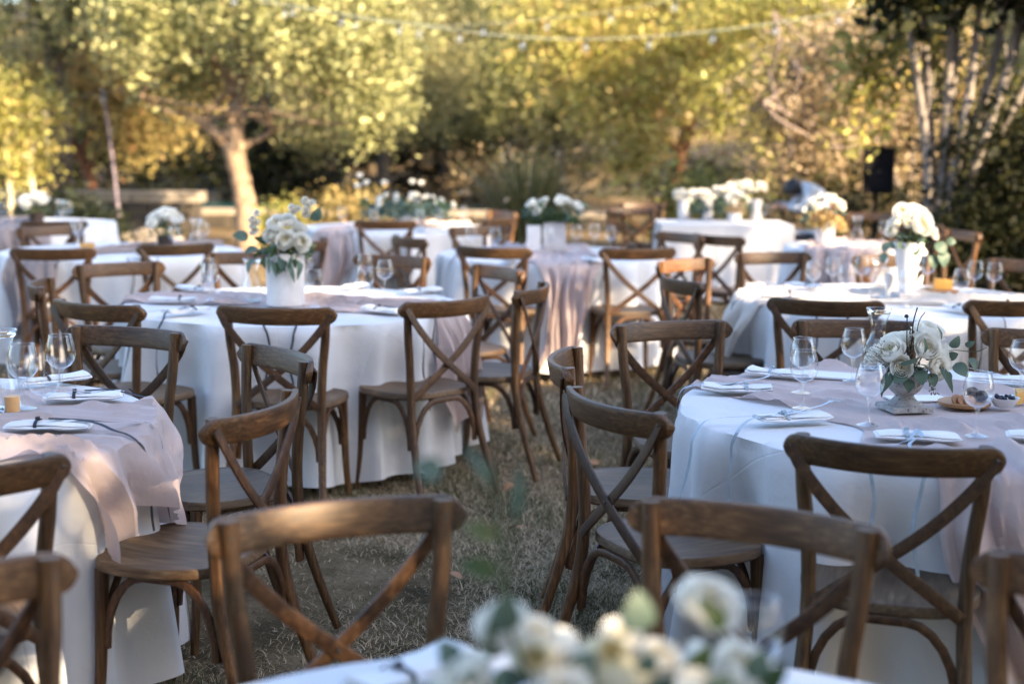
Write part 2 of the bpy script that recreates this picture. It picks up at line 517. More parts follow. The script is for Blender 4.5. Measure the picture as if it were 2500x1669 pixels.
for i, (x, y, s) in enumerate([(-5.6, 19.6, .28), (-5.15, 20.2, .22), (-4.75, 19.4, .22), (-6.0, 20.6, .2)]):
    mb = MB(); n = 10
    P = []
    for a in range(7):
        row = []
        for b in range(n + 1):
            th, ph = PI * a / 6, 2 * PI * (b % n) / n
            q = s * (1 + .18 * math.sin(3 * ph + i) * math.sin(2 * th + i * 2))
            row.append((q * 1.3 * math.sin(th) * math.cos(ph), q * math.sin(th) * math.sin(ph), max(-.05, q * .75 * math.cos(th) + s * .35)))
        P.append(row)
    o = mb.grid(P).build('boulder', M['rock'], None, True, loc=(x, y, 0))
    tag(o, ['largest pale boulder left of the leaning tree, below the wall end', 'pale boulder just behind the largest boulder', 'pale boulder nearest the leaning tree trunk', 'small pale boulder closest to the striped pole'][i], 'boulder', 'boulders before the stone wall')

# ------------------------------------------------------------------ trees and plants
def leaf_verts(C, size, rng, droop=.35, aspect=.5, sizevar=.5, clump=0):
    """one rhombic leaf (2 faces folded along the midrib) per centre"""
    n = len(C)
    d = rng.normal(size=(n, 3))
    if clump:                                    # leaves of one spray hang much the same way
        k = n // clump
        d = d * .55 + np.repeat(rng.normal(size=(k, 3)), clump, 0)
        ub = np.repeat(rng.normal(size=(k, 3)), clump, 0)
    d[:, 2] = d[:, 2] * .6 - droop
    d /= np.linalg.norm(d, axis=1)[:, None]
    u = rng.normal(size=(n, 3))
    if clump: u = u * .5 + ub
    u -= d * (u * d).sum(1)[:, None]; u /= np.linalg.norm(u, axis=1)[:, None]
    w = np.cross(d, u)
    s = size * (1 + sizevar * rng.normal(size=n)).clip(.4, 2)
    s = s[:, None]
    b = C - d * s * .5; t = C + d * s * .5
    l = C + u * s * aspect * .5 + w * s * .08; r = C - u * s * aspect * .5 + w * s * .08
    V = np.stack([b, r, t, l], 1).reshape(-1, 3)
    F = np.arange(4 * n).reshape(-1, 4)
    return V, F

def crown_points(blobs, rng, cl_k=9, cl_r=.16):
    """leaf centres gathered in clumps through the volume of ellipsoids"""
    out, tn = [], []
    for (c, r, n) in blobs:
        k = max(1, n // cl_k)
        d = rng.normal(size=(k, 3)); d /= np.linalg.norm(d, axis=1)[:, None]
        rad = rng.random(k) ** .45
        lump = 1 + .22 * np.sin(d[:, 0] * 5 + c[0]) * np.sin(d[:, 1] * 4 + c[1] * 2) + .18 * np.sin(d[:, 2] * 6 + c[0])
        P = np.array(c) + d * (rad * lump)[:, None] * np.array(r)
        ctint = rng.normal(0, .2, k)
        off = rng.normal(size=(k, cl_k, 3)) * cl_r * np.array([.8, .8, 1.15]) * (.5 + rng.random((k, 1, 1)))
        Q = P[:, None, :] + off
        out.append(Q.reshape(-1, 3)); tn.append(np.repeat(ctint, cl_k) + rng.normal(0, .16, k * cl_k))
    return np.concatenate(out), np.concatenate(tn)

def limb(mb, a, b, r0, r1, rr, n=6, wob=.08, sides=8):
    a, b = Vector(a), Vector(b)
    L = (b - a).length
    pts = [a.lerp(b, i / n) + (Vector((rr.uniform(-1, 1), rr.uniform(-1, 1), rr.uniform(-.5, .8))) * wob * L * math.sin(PI * i / n)) for i in range(n + 1)]
    pts = bez(pts, 2)
    m = len(pts)
    mb.tube(pts, [r0 + (r1 - r0) * i / (m - 1) for i in range(m)], sides)
    return pts

def tree(name, label, base, trunk, rads, limbs, blobs, leaf, barkm, lsize, seed, cat='tree', group=None, cl_k=15, cl_r=.16, tint0=.5, droop=.35, twigs=14, aspect=.5):
    rr = random.Random(seed); rg = np.random.default_rng(seed)
    t = empty(name, base, 0, label, cat, group)
    mb = MB()
    pts = bez(trunk, 5); m = len(pts)
    rd = np.interp(np.linspace(0, 1, m), np.linspace(0, 1, len(rads)), rads)
    mb.tube(pts, [float(q) * (1 + .06 * math.sin(i * 2.1)) for i, q in enumerate(rd)], 12)
    top = Vector(trunk[-1])
    for (a, b, r0, r1) in limbs:
        limb(mb, a, b, r0, r1, rr)
    for i in range(twigs):
        c, r, n = rr.choice(blobs)
        d = Vector((rr.gauss(0, 1), rr.gauss(0, 1), rr.gauss(0, 1))).normalized()
        e = Vector(c) + Vector((d.x * r[0], d.y * r[1], d.z * r[2])) * .8
        s = Vector(rr.choice([q[1] for q in limbs])) if limbs else top
        limb(mb, s, e, .028, .007, rr, 5, .1, 5)
    mb.build('trunk', barkm, t)
    if name != 'shade_tree':
        blobs = [(c, r, int(n * 2.1)) for c, r, n in blobs]
        lsize *= .80
    C, tn = crown_points(blobs, rg, cl_k, cl_r)
    V, F = leaf_verts(C, lsize, rg, droop, aspect, .5, cl_k)
    o = inst('crown', np_mesh('crown', V, F, leaf, np.repeat((tint0 + tn).clip(0, 1), 4)), t)
    o['kind'] = 'stuff'
    return t

def rel(base, pts): return [tuple(np.array(p) - np.array(base)) for p in pts]

TG = 'garden trees behind the tables'
# main tree: tan trunk leaning left, forked low
tree('broadleaf_tree', 'pale green tree with thick tan trunk forking low beyond the left tables', (-3.62, 19.5, 0),
     [(0, 0, -.1), (-.03, 0, .5), (-.10, 0, .95), (-.17, 0, 1.3), (-.15, .0, 1.85)], [.19, .15, .135, .15, .11],
     [((-.17, 0, 1.35), (-.62, -.1, 1.72), .085, .055), ((-.15, 0, 1.3), (.35, .1, 1.62), .05, .03), ((-.15, 0, 1.8), (-.1, .1, 2.7), .12, .08),
      ((-.1, 0, 2.3), (.9, .2, 3.4), .07, .04), ((-.1, 0, 2.2), (-1.2, -.1, 3.2), .07, .03), ((-.2, -.1, 1.5), (-1.4, -.2, 2.05), .045, .02), ((-.15, 0, 2.0), (-.55, -.1, 2.75), .05, .03), ((.2, 0, 2.4), (1.9, -.3, 2.3), .05, .02)],
     [((.35, 0, 4.0), (2.0, 1.6, 1.3), 8500), ((-1.1, -.3, 2.9), (.95, .8, .75), 2800), ((1.5, -.5, 2.9), (1.1, .9, .95), 4200), ((1.75, -.7, 2.0), (.6, .6, .6), 1500), ((.6, -1.0, 2.9), (.8, .6, .7), 1800), ((-.9, .7, 2.3), (.9, .6, .5), 1500), ((.1, -.2, 5.6), (2.0, 1.6, 1.0), 3000)],
     M['lf_pale'], M['bark_tan'], .085, 11, group=TG, tint0=.55, cl_r=.13)
# left: dark reddish trunk under golden crown
tree('broadleaf_tree', 'golden tree with crooked red trunk behind the wall at the far left', (-7.35, 25, 0),
     [(0, 0, -.1), (-.05, 0, .7), (-.25, 0, 1.2), (-.5, 0, 1.6)], [.11, .09, .08, .06],
     [((-.2, 0, 1.1), (.15, .1, 1.9), .06, .03), ((-.5, 0, 1.6), (-1.2, 0, 2.4), .05, .03), ((0, 0, .9), (.5, 0, 2.2), .05, .03)],
     [((-.4, -.2, 2.55), (1.8, 1.3, .8), 5200), ((1.2, -.5, 2.2), (1.2, .9, .8), 3000), ((-1.8, -.3, 2.1), (1.1, .9, .75), 2600), ((.9, -.9, 1.45), (.7, .5, .35), 900)],
     M['lf_gold'], M['bark_red'], .10, 12, group=TG, tint0=.5, cl_r=.17)
tree('broadleaf_tree', 'tall olive green tree filling the upper left behind the striped pole', (-7.2, 22.5, 0),
     [(0, 0, -.1), (.1, 0, 1.5), (.0, 0, 3.2)], [.2, .17, .12], [((0, 0, 3), (1.5, 0, 4.6), .1, .04), ((0, 0, 3), (-1.3, 0, 4.8), .1, .04), ((0, 0, 2.6), (2.4, -.4, 3.9), .08, .03)],
     [((.4, -.4, 4.2), (2.4, 1.4, 1.5), 10500), ((2.2, -.5, 3.9), (1.4, 1.1, 1.2), 5200), ((-1.8, -.4, 3.3), (1.3, 1.0, 1.0), 3000)],
     M['lf_pale'], M['bark_dark'], .085, 13, group=TG, tint0=.34, cl_r=.12)
# pale twin stems far left
for i, (x, r) in enumerate([(-7.06, .045), (-6.78, .055)]):
    tree('slim_tree', ['thinner pale slim trunk at the far left edge before the wall', 'thicker pale slim trunk with yellow leaves before the wall at far left'][i], (x, 20 + .1 * i, 0),
         [(0, 0, -.1), (.02, 0, .6), (-.01, 0, 1.2), (.03, 0, 1.9)], [r, r * .95, r * .8, r * .5], [((0, 0, 1.3), (-.3, 0, 2.0), .02, .01), ((0, 0, 1.1), (.25, 0, 1.8), .02, .01)],
         [((-.1 - .3 * i * 0, 0, 1.75), (.65, .5, .55), 1500), ((.06, -.05, 1.15), (.2, .2, .35), 260)], M['lf_lime'], M['bark_pale'], .075, 20 + i, group='slim trees at the far left', tint0=.62, twigs=5)
# centre: dark stemmed trees beyond the pond
tree('conifer', 'feathery yellow green tree with thin dark trunk beyond the pond', (-2.75, 30, 0),
     [(0, 0, -.1), (.05, 0, 2.2), (-.1, 0, 4.4)], [.16, .13, .07], [((0, 0, 2), (1.2, -.2, 2.6), .06, .02), ((0, 0, 2.6), (-1.3, -.2, 3.2), .06, .02), ((0, 0, 3.3), (1.1, 0, 4.0), .05, .02)],
     [((.2, -.4, 4.4), (1.7, 1.2, 1.3), 4600), ((-1.2, -.5, 3.0), (1.2, .9, .8), 2600), ((1.1, -.5, 2.7), (1.1, .8, .6), 2200), ((-1.3, -.6, 1.7), (.9, .7, .5), 1500), ((.5, -.2, 1.9), (.7, .5, .3), 700)],
     M['lf_olive'], M['bark_dark'], .10, 31, group=TG, tint0=.78, cl_r=.2, droop=.8, aspect=.35)
tree('conifer', 'grey olive drooping tree in the middle distance right of the dark trunk', (-.3, 36, 0),
     [(0, 0, -.1), (0, 0, 2.5), (.1, 0, 5)], [.2, .15, .08], [((0, 0, 2.4), (-1.5, 0, 3.3), .07, .02), ((0, 0, 3.0), (1.5, 0, 3.6), .07, .02)],
     [((0, -.4, 5.0), (2.1, 1.3, 1.6), 5200), ((-1.3, -.6, 3.6), (1.4, 1.0, .9), 2600), ((1.0, -.7, 3.3), (1.3, 1.0, .8), 2400), ((-.5, -.8, 2.3), (1.2, .7, .45), 1300)],
     M['lf_olive'], M['bark_dark'], .12, 32, group=TG, tint0=.72, cl_r=.24, droop=.9, aspect=.35)
tree('broadleaf_tree', 'dull olive tree high behind the middle of the garden', (-6.0, 38, 0),
     [(0, 0, -.1), (0, 0, 2.5), (.1, 0, 5)], [.2, .15, .08], [((0, 0, 2.4), (-1.5, 0, 4.3), .07, .02), ((0, 0, 3.0), (1.5, 0, 4.6), .07, .02)],
     [((0, -.4, 5.0), (2.9, 1.4, 1.9), 5600), ((2.2, -.6, 4.0), (1.6, 1.0, 1.2), 2600), ((-2.0, -.7, 3.4), (1.6, 1.0, 1.1), 2400)],
     M['lf_olive'], M['bark_dark'], .14, 33, group=TG, tint0=.5, cl_r=.24)
tree('broadleaf_tree', 'olive green tree left of the big red trunked tree, above the spiky grass', (1.0, 31.5, 0),
     [(0, 0, -.1), (0, 0, 1.8), (.1, 0, 3.6)], [.16, .13, .08], [((0, 0, 1.8), (-1.2, 0, 2.6), .06, .02), ((0, 0, 2.2), (1.2, 0, 3.0), .06, .02)],
     [((0, -.4, 4.2), (2.2, 1.3, 1.5), 5200), ((-1.2, -.6, 2.7), (1.4, .9, .8), 2600), ((1.0, -.7, 2.5), (1.3, .9, .8), 2600)],
     M['lf_pale'], M['bark_dark'], .11, 34, group=TG, tint0=.35, cl_r=.2)
tree('broadleaf_tree', 'green gold tree filling the gap behind the speaker at right', (4.3, 22.5, 0),
     [(0, 0, -.1), (.1, 0, 1.4), (.1, 0, 2.8)], [.13, .11, .07], [((0, 0, 1.4), (-.9, 0, 2.4), .05, .02), ((.1, 0, 1.8), (1.1, 0, 2.7), .05, .02)],
     [((.2, -.3, 3.4), (1.9, 1.0, 1.0), 5200), ((-.8, -.4, 2.2), (1.1, .8, .7), 2600), ((1.3, -.3, 2.1), (1.2, .8, .8), 2800), ((.3, -.4, 1.2), (1.2, .6, .5), 1800)],
     M['lf_lime'], M['bark_dark'], .085, 35, group=TG, tint0=.5, cl_r=.14)
tree('conifer', 'soft olive conifer right of the dark trunk and below the string lights', (-1.55, 33, 0),
     [(0, 0, -.1), (0, 0, 2.2), (.1, 0, 4.4)], [.16, .12, .06], [((0, 0, 2.0), (-1.0, 0, 2.7), .05, .02), ((0, 0, 2.8), (1.1, 0, 3.2), .05, .02)],
     [((0, -.3, 4.4), (1.5, 1.0, 1.2), 3000), ((-.2, -.5, 3.0), (1.5, .9, .8), 2600), ((.5, -.6, 2.0), (1.4, .8, .6), 2000)],
     M['lf_pale'], M['bark_dark'], .11, 37, group=TG, tint0=.3, cl_r=.2, droop=.8, aspect=.35)
# right: big yellow-green tree with red trunk
tree('broadleaf_tree', 'large yellow green tree with leaning red trunk right of centre', (2.85, 25.5, 0),
     [(0, 0, -.1), (.05, 0, .8), (.2, 0, 1.6), (.42, 0, 2.4), (.75, 0, 3.4)], [.17, .14, .12, .10, .08],
     [((.1, 0, 1.1), (-.5, -.1, 2.2), .06, .03), ((.42, 0, 2.4), (-.6, -.2, 3.6), .06, .03), ((.45, 0, 2.3), (1.7, -.2, 3.1), .06, .03), ((.2, 0, 1.5), (1.1, -.2, 2.0), .05, .02), ((.2, 0, 1.7), (-1.6, -.2, 2.7), .05, .02)],
     [((.3, -.3, 4.4), (2.9, 1.6, 1.4), 9500), ((-1.7, -.6, 3.2), (1.5, 1.1, 1.1), 4600), ((2.0, -.5, 3.3), (1.4, 1.1, 1.0), 3600), ((-1.0, -1.0, 2.2), (1.2, .8, .75), 2600), ((-.75, -1.2, 1.35), (.55, .5, .45), 900), ((1.6, -.6, 2.2), (1.1, .8, .6), 1700), ((.3, -1.2, 3.1), (.9, .6, .6), 1500)],
     M['lf_lime'], M['bark_red'], .095, 41, group=TG, tint0=.74, cl_r=.15)
tree('broadleaf_tree', 'golden orange tree behind and right of the red trunked tree', (6.3, 28.5, 0),
     [(0, 0, -.1), (-.1, 0, 1.4), (0, 0, 3.0)], [.17, .14, .1], [((0, 0, 2), (-1.2, 0, 3.2), .06, .03), ((0, 0, 2.4), (1.2, 0, 3.6), .06, .03)],
     [((0, -.4, 4.2), (2.8, 1.4, 1.7), 8000), ((-1.7, -.6, 2.8), (1.3, 1.0, 1.0), 2600), ((1.6, -.6, 2.6), (1.6, 1.0, 1.1), 3000)],
     M['lf_gold'], M['bark_red'], .105, 42, group=TG, tint0=.5, cl_r=.17)
# twiggy tan shrub tree on the right
tt = tree('twiggy_tree', 'thin tan leaved tree with bare pale branches behind the speaker', (5.0, 18.2, 0),
     [(0, 0, -.1), (-.05, 0, .8), (-.3, 0, 1.3), (-.65, 0, 2.1)], [.06, .05, .042, .03],
     [((-.3, 0, 1.3), (-1.3, -.1, 1.75), .03, .012), ((-.5, 0, 1.75), (-1.5, -.1, 2.5), .03, .012), ((-.65, 0, 2.1), (-.5, 0, 2.9), .03, .012), ((-.2, 0, 1.1), (-1.9, -.3, 2.0), .028, .01), ((-.65, 0, 2.0), (-1.8, -.2, 3.1), .03, .012), ((-.1, 0, .9), (.5, 0, 2.2), .03, .012)],
     [((-1.1, .2, 1.75), (1.1, .6, .75), 4600), ((-.6, .2, 2.6), (1.2, .7, .6), 4200), ((-1.2, .1, 1.1), (.8, .5, .4), 2000), ((0, .3, 1.5), (.6, .4, .8), 2000)],
     M['lf_tan'], M['bark_twig'], .075, 43, group=TG, tint0=.5, cl_r=.13, twigs=16)
# multi-stemmed tree on the right
mt = empty('multi_stem_tree', (4.1, 13.6, 0), 0, 'multi stemmed grey barked tree above the dark hedge at right', 'tree', TG)
mr_ = random.Random(9)
tops = [(-.42, 0, 2.75), (-.25, .1, 2.9), (-.02, 0, 2.95), (.08, .1, 2.8), (.22, -.1, 3.0), (.5, 0, 2.9), (.75, .1, 3.0), (1.0, 0, 2.9), (.62, -.15, 3.1)]
for i, tp in enumerate(tops):
    s = -.12 + .03 * i
    mid = (tp[0] * .32 + s * .3, tp[1], 1.35)
    mb = MB()
    p = bez([(s, .02 * (i % 3), -.05), (s * 1.0 + tp[0] * .06, 0, .7), mid, (tp[0] * .75, tp[1], 2.15), tp], 4)
    mb.tube(p, [.060 - .028 * k / (len(p) - 1) for k in range(len(p))], 9)
    for q in range(2):
        a = p[int(len(p) * (.6 + .15 * q))]
        limb(mb, a, a + Vector((mr_.uniform(-.3, .5), mr_.uniform(-.2, .2), mr_.uniform(.4, .8))), .016, .006, mr_, 4, .06, 5)
    mb.build('stem', M['bark_grey'], mt)
rg = np.random.default_rng(77)
C, tn = crown_points([((.1, -.4, 3.3), (1.3, .9, .5), 3600), ((-.6, -.6, 2.95), (.5, .5, .35), 800), ((1.1, -.3, 3.0), (.8, .6, .6), 1900)], rg, 8, .1)
V, F = leaf_verts(C, .12, rg, .5)
o = inst('crown', np_mesh('crown', V, F, M['lf_dark'], np.repeat((.45 + tn).clip(0, 1), 4)), mt); o['kind'] = 'stuff'  # dark leaves put the overhang's shade into the colour
C, tn = crown_points([((-.30, .3, 2.5), (.5, .3, .35), 1100), ((-.7, .3, 2.1), (.5, .2, .6), 1300), ((.7, .3, 2.2), (.6, .3, .3), 520), ((.1, .5, 2.2), (.4, .3, .5), 420)], rg, 8, .07)
V, F = leaf_verts(C, .07, rg, .3)
o = inst('leaf_sprig', np_mesh('leaf_sprig', V, F, M['lf_lime'], np.repeat((.7 + tn).clip(0, 1), 4)), mt); o['kind'] = 'stuff'

def shrub(name, label, loc, blobs, leaf, lsize, seed, cat='bush', group=None, tint0=.5, cl_r=.07, droop=0):
    rg = np.random.default_rng(seed); rr = random.Random(seed)
    t = empty(name, loc, 0, label, cat, group)
    mb = MB()
    for c, r, n in blobs:
        for k in range(4):
            limb(mb, (c[0] * .4, c[1] * .4, -.03), (c[0] + rr.uniform(-.5, .5) * r[0], c[1] + rr.uniform(-.5, .5) * r[1], c[2]), .022, .008, rr, 4, .08, 5)
    mb.build('stem', M['bark_dark'], t)
    C, tn = crown_points(blobs, rg, 8, cl_r)
    C = C[C[:, 2] > 0.01]; tn = tn[:len(C)]
    V, F = leaf_verts(C, lsize, rg, droop)
    o = inst('foliage', np_mesh('foliage', V, F, leaf, np.repeat((tint0 + tn).clip(0, 1), 4)), t); o['kind'] = 'stuff'
    return t
BG = 'bushes beyond the tables'
shrub('round_bush', 'dark green clipped round bush before the stone wall at left', (-4.75, 15, 0), [((.05, 0, .52), (.60, .5, .50), 11000), ((-.40, 0, .40), (.42, .4, .38), 4500), ((.42, 0, .38), (.36, .4, .36), 3000)], M['lf_bush'], .045, 51, group=BG, cl_r=.035, tint0=.4)
shrub('bush', 'small yellow green bush right of the leaning tree trunk', (-2.8, 17.4, 0), [((0, 0, .42), (.38, .35, .42), 1600)], M['lf_lime'], .06, 52, group=BG)
shrub('bush', 'wide golden bush behind the centre left tables', (-2.0, 17.8, 0), [((0, 0, .5), (.75, .5, .48), 3600)], M['lf_gold'], .05, 53, group=BG, tint0=.42)
shrub('bush', 'yellow green bush behind the head table flowers', (2.6, 19.5, 0), [((0, 0, .7), (1.1, .6, .7), 3200)], M['lf_lime'], .07, 54, group=BG, tint0=.4)
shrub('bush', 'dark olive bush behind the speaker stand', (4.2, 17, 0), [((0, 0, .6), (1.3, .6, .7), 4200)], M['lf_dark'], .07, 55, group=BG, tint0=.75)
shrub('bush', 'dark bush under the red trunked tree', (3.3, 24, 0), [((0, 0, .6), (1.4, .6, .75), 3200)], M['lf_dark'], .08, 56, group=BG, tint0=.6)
shrub('bush', 'dark low bush beyond the pond at centre', (-4.4, 33.8, 0), [((0, 0, 1.1), (3.0, .7, 1.5), 9500)], M['lf_dark'], .11, 57, group=BG, tint0=.3)  # dark leaf colour stands in for shaded undergrowth
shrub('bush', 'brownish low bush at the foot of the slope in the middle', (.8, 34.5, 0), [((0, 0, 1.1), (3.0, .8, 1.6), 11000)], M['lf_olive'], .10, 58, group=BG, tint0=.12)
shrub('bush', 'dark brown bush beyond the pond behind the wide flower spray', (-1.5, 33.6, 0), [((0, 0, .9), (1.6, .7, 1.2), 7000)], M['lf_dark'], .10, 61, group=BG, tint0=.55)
shrub('bush', 'sparse pinkish brown bush in front of the dark bushes beyond the pond', (-.4, 31.8, 0), [((0, 0, .7), (1.9, .5, .75), 1500)], M['lf_tan'], .09, 62, group=BG, tint0=.15)  # sparse tan leaves stand in for blurred pinkish glints
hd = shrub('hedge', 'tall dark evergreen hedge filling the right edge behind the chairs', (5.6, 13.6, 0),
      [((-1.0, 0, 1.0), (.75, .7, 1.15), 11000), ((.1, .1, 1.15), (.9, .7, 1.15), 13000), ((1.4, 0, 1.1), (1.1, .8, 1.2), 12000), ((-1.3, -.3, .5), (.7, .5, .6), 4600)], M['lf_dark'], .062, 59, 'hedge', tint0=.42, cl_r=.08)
hd2 = shrub('hedge', 'hedge band coloured dark as if shaded behind the stone wall at left', (-7.2, 30.5, 0),
      [((x, 0, .95), (1.7, .6, 1.3), 6000) for x in (-4.2, -2.1, 0, 2.1)], M['lf_dark'], .10, 60, 'hedge', tint0=.3)  # near-black leaf colour carries the shade of the undergrowth here

# spiky ornamental grass in the middle
gp = empty('ornamental_grass', (.17, 16.6, 0), 0, 'tall spiky ornamental grass clump in the middle behind the tables', 'plant')
rg = np.random.default_rng(5)
n = 420
a = rg.random(n) * 2 * PI; lean = .1 + .55 * rg.random(n) ** 1.3; h = 1.0 + .55 * rg.random(n)
b0 = np.stack([.12 * np.cos(a), .12 * np.sin(a), np.zeros(n)], 1)
dirn = np.stack([np.cos(a), np.sin(a), np.zeros(n)], 1); sd = np.stack([-np.sin(a), np.cos(a), np.zeros(n)], 1)
rows = []
for t_, wv in ((0, .011), (.4, .012), (.75, .009), (1, .002)):
    c = b0 + dirn * (lean * t_ ** 1.7 * h)[:, None] + np.array([0, 0, 1.0]) * (h * t_ * (1 - .25 * lean * t_))[:, None]
    rows += [c - sd * wv, c + sd * wv]
V = np.stack(rows, 1).reshape(-1, 3); I = np.arange(n)[:, None] * 8
F = np.concatenate([I + np.array([[0, 1, 3, 2]]), I + np.array([[2, 3, 5, 4]]), I + np.array([[4, 5, 7, 6]])])
o = inst('blade_tuft', np_mesh('blade_tuft', V, F, M['lf_olive'], np.repeat(.2 + .6 * rg.random(n), 8)), gp); o['kind'] = 'stuff'
C = np.concatenate([b0 + dirn * (lean * h)[:, None] + np.array([0, 0, 1.]) * (h * (1 - .25 * lean))[:, None]] * 2) + rg.normal(size=(2 * n, 3)) * .05
C = C[:180]
V, F = leaf_verts(C, .07, rg, .1)
o = inst('seed_heads', np_mesh('seed_heads', V, F, M['lf_tan'], np.repeat(rg.random(len(C)), 4)), gp); o['kind'] = 'stuff'

# far wood on the slope: one mass
rg = np.random.default_rng(99)
blobs = []
for i in range(150):
    x = rg.uniform(-24, 24); y = rg.uniform(41, 60)
    z = float(hillz(np.array(x), np.array(y)))
    blobs.append(((x, y, z + 1.2 + rg.random() * 1.6), (1.9, 1.2, 1.6 + .9 * rg.random()), 420))
C, tn = crown_points(blobs, rg, 8, .25)
V, F = leaf_verts(C, .24, rg, .3)
o = inst('distant_woods', np_mesh('distant_woods', V, F, M['lf_olive'], np.repeat((.12 + tn).clip(0, 1), 4)))  # low tint puts the wood's shade into its leaf colour
tag(o, 'far off shady wood rising up the slope behind the garden', 'woods', kind='stuff')

# tall trees standing behind and to the right of the lawn's near end: they shade the near tables
SHADE = [(4.6, -3.4, 8.0), (8.95, -3.0, 9.6), (12.2, -3.6, 11.6), (15.4, -3.0, 11.8), (19.0, -3.6, 11.0), (22.6, -3.0, 11.2), (26.4, -3.4, 11.6), (.9, -4.6, 8.6), (-2.9, -4.2, 8.0), (-6.6, -4.6, 8.8), (-10.4, -4.0, 8.4)]  # last four: unseen trees added to darken camera-facing sides
for i, (x, y, h) in enumerate(SHADE):
    bl = [((0, 0, h * .35), (2.2, 1.3, h * .33), 6200), ((0, 0, h * .68), (2.0, 1.3, h * .26), 6200), ((.2, 0, h * .9), (1.3, .9, h * .12), 900)]
    if i == 5: bl.append(((-1.2, 0, 12.6), (.9, .8, .9), 750))  # extra leaf clump added to shade part of the head table
    if i in (2, 3):      # crown shaped with an open layer to let light onto the middle tables
        bl = [((0, 0, 3.4), (2.2, 1.3, 3.2), 6200), ((0, 0, 6.6), (2.1, 1.3, 2.1), 5600), ((.3, 0, 11.25), (2.2, 1.0, 1.5), 7000)]
    tree('shade_tree', 'tall leafy shade tree standing outside the picture behind the near tables', (x, y, 0),
         [(0, 0, -.1), (.1, 0, h * .3), (0, .1, h * .6)], [.24, .2, .14], [((0, 0, h * .4), (1.2, .3, h * .7), .1, .04), ((0, 0, h * .45), (-1.2, -.3, h * .7), .1, .04), ((0, .1, h * .6), (.3, 0, h * .95), .1, .03)],
         bl, M['lf_olive'], M['bark_dark'], .21, 100 + i, group='shade trees behind the camera side', cl_r=.3, twigs=6)
tree('shade_tree', 'unseen slender fine leaved tree added to soften the sun behind the near tables', (6.85, -3.2, 0),
     [(0, 0, -.1), (.1, 0, 2.5), (0, .1, 5)], [.1, .08, .04], [((0, 0, 2.4), (.4, .2, 4.4), .03, .01)],
     [((0, 0, 4.6), (.95, .9, 3.2), 6500)], M['lf_olive'], M['bark_dark'], .085, 119, group='shade trees behind the camera side', cl_r=.16, twigs=6)  # fine leaf mass added to let only part of the sun through
for i, (x, y, h) in enumerate([(10.4, 9.9, 5.2), (12.4, 9.3, 6.4)]):  # unseen trees added so that the hedge stands in shade
    tree('shade_tree', 'unseen leafy tree added beyond the right end of the dark hedge to shade it', (x, y, 0),
         [(0, 0, -.1), (.1, 0, h * .3), (0, .1, h * .6)], [.2, .16, .1], [((0, 0, h * .4), (.6, .3, h * .7), .08, .03)],
         [((0, 0, h * .45), (1.4, 1.3, h * .42), 5200), ((.1, 0, h * .85), (.9, .8, h * .15), 700)], M['lf_olive'], M['bark_dark'], .22, 120 + i, group='shade trees right of the hedge', cl_r=.22, twigs=5)


# ------------------------------------------------------------------ tables, cloths, runners
TOP = 0.75
TABLES = {   # key: centre x, y, radius, phrase used in labels
    't1': (1.36, 4.36, .838, 'table with the stone urn'),
    't2': (-1.08, 6.98, .838, 'table with the white cylinder vase'),
    't3': (-1.87, 3.98, .838, 'table at the left edge with the amber candle'),
    't5': (.10, 1.44, .838, 'blurred table at the bottom of the photo'),
    't6': (2.02, 7.40, .838, 'table with the tall flared white vase'),
    't7': (.27, 10.05, .80, 'middle table with pale box planters'),
    't4': (-2.75, 10.0, .838, 'left table with the small white roses'),
    't10': (-4.45, 12.9, .838, 'far left table before the round bush'),
    't9': (-1.05, 12.75, .838, 'far table with the wide white spray of flowers'),
    't11': (2.66, 11.1, .53, 'far right table with the golden bouquet'),
}

def fold_phase(seed):
    rr = random.Random(seed)
    ks = [(k, rr.uniform(0, 2 * PI), rr.uniform(.5, 1)) for k in (7, 11, 13, 17, 23)]
    def f(th):
        s = sum(a * math.sin(k * th + p + .6 * math.sin(2 * th + p)) for k, p, a in ks)
        s = s / 1.7
        return math.copysign(abs(s) ** .8, s) - .25 * (1 - min(1, abs(s)))
    return f

def table_cloth(key, chairs_at):
    cx, cy, r, ph = TABLES[key]
    fold = fold_phase(hash_key(key))
    n, m = 260, 22
    P = []
    for rr_ in (0.001, r * .35, r * .7, r * .92, r - .012):
        P.append([(rr_ * math.cos(2 * PI * k / n), rr_ * math.sin(2 * PI * k / n), TOP + .004 + (.0014 * math.sin(9 * k * 2 * PI / n + rr_ * 9) if rr_ > .1 else 0)) for k in range(n + 1)])
    for j in range(m + 1):
        t = j / m
        row = []
        for k in range(n + 1):
            th = 2 * PI * (k % n) / n
            dz = (TOP - .045) * t
            amp = .006 + .062 * t ** .7
            f = fold(th)
            rad = r + .004 + .055 * t + amp * f
            for ca in chairs_at:                       # seats press the cloth inwards
                d = (th - ca + PI) % (2 * PI) - PI
                rad -= .055 * math.exp(-(d / .2) ** 2) * float(sm(.05, .4, t))
            z = TOP - dz + .012 * f * t
            if t < .06: rad -= .010 * (1 - t / .06) ** 2; 
            row.append((rad * math.cos(th), rad * math.sin(th), max(.015, z)))
        P.append(row)
    o = MB().grid(P).build('tablecloth', M['cloth'], None, True, loc=(cx, cy, 0))
    fx, fy = [], []
    for i, row in enumerate(P):
        for k, q in enumerate(row):
            th = 2 * PI * (k % n) / n + hash_key(key)
            rho = math.hypot(q[0], q[1]) if i < 5 else r + (TOP - q[2])
            fx.append(rho * math.cos(th)); fy.append(rho * math.sin(th))
    for nm, vals in (('fx', fx), ('fy', fy)):
        a_ = o.data.attributes.new(nm, 'FLOAT', 'POINT'); a_.data.foreach_set('value', vals)
    return o, fold

def hash_key(k): return sum(ord(c) * (i + 3) for i, c in enumerate(k))

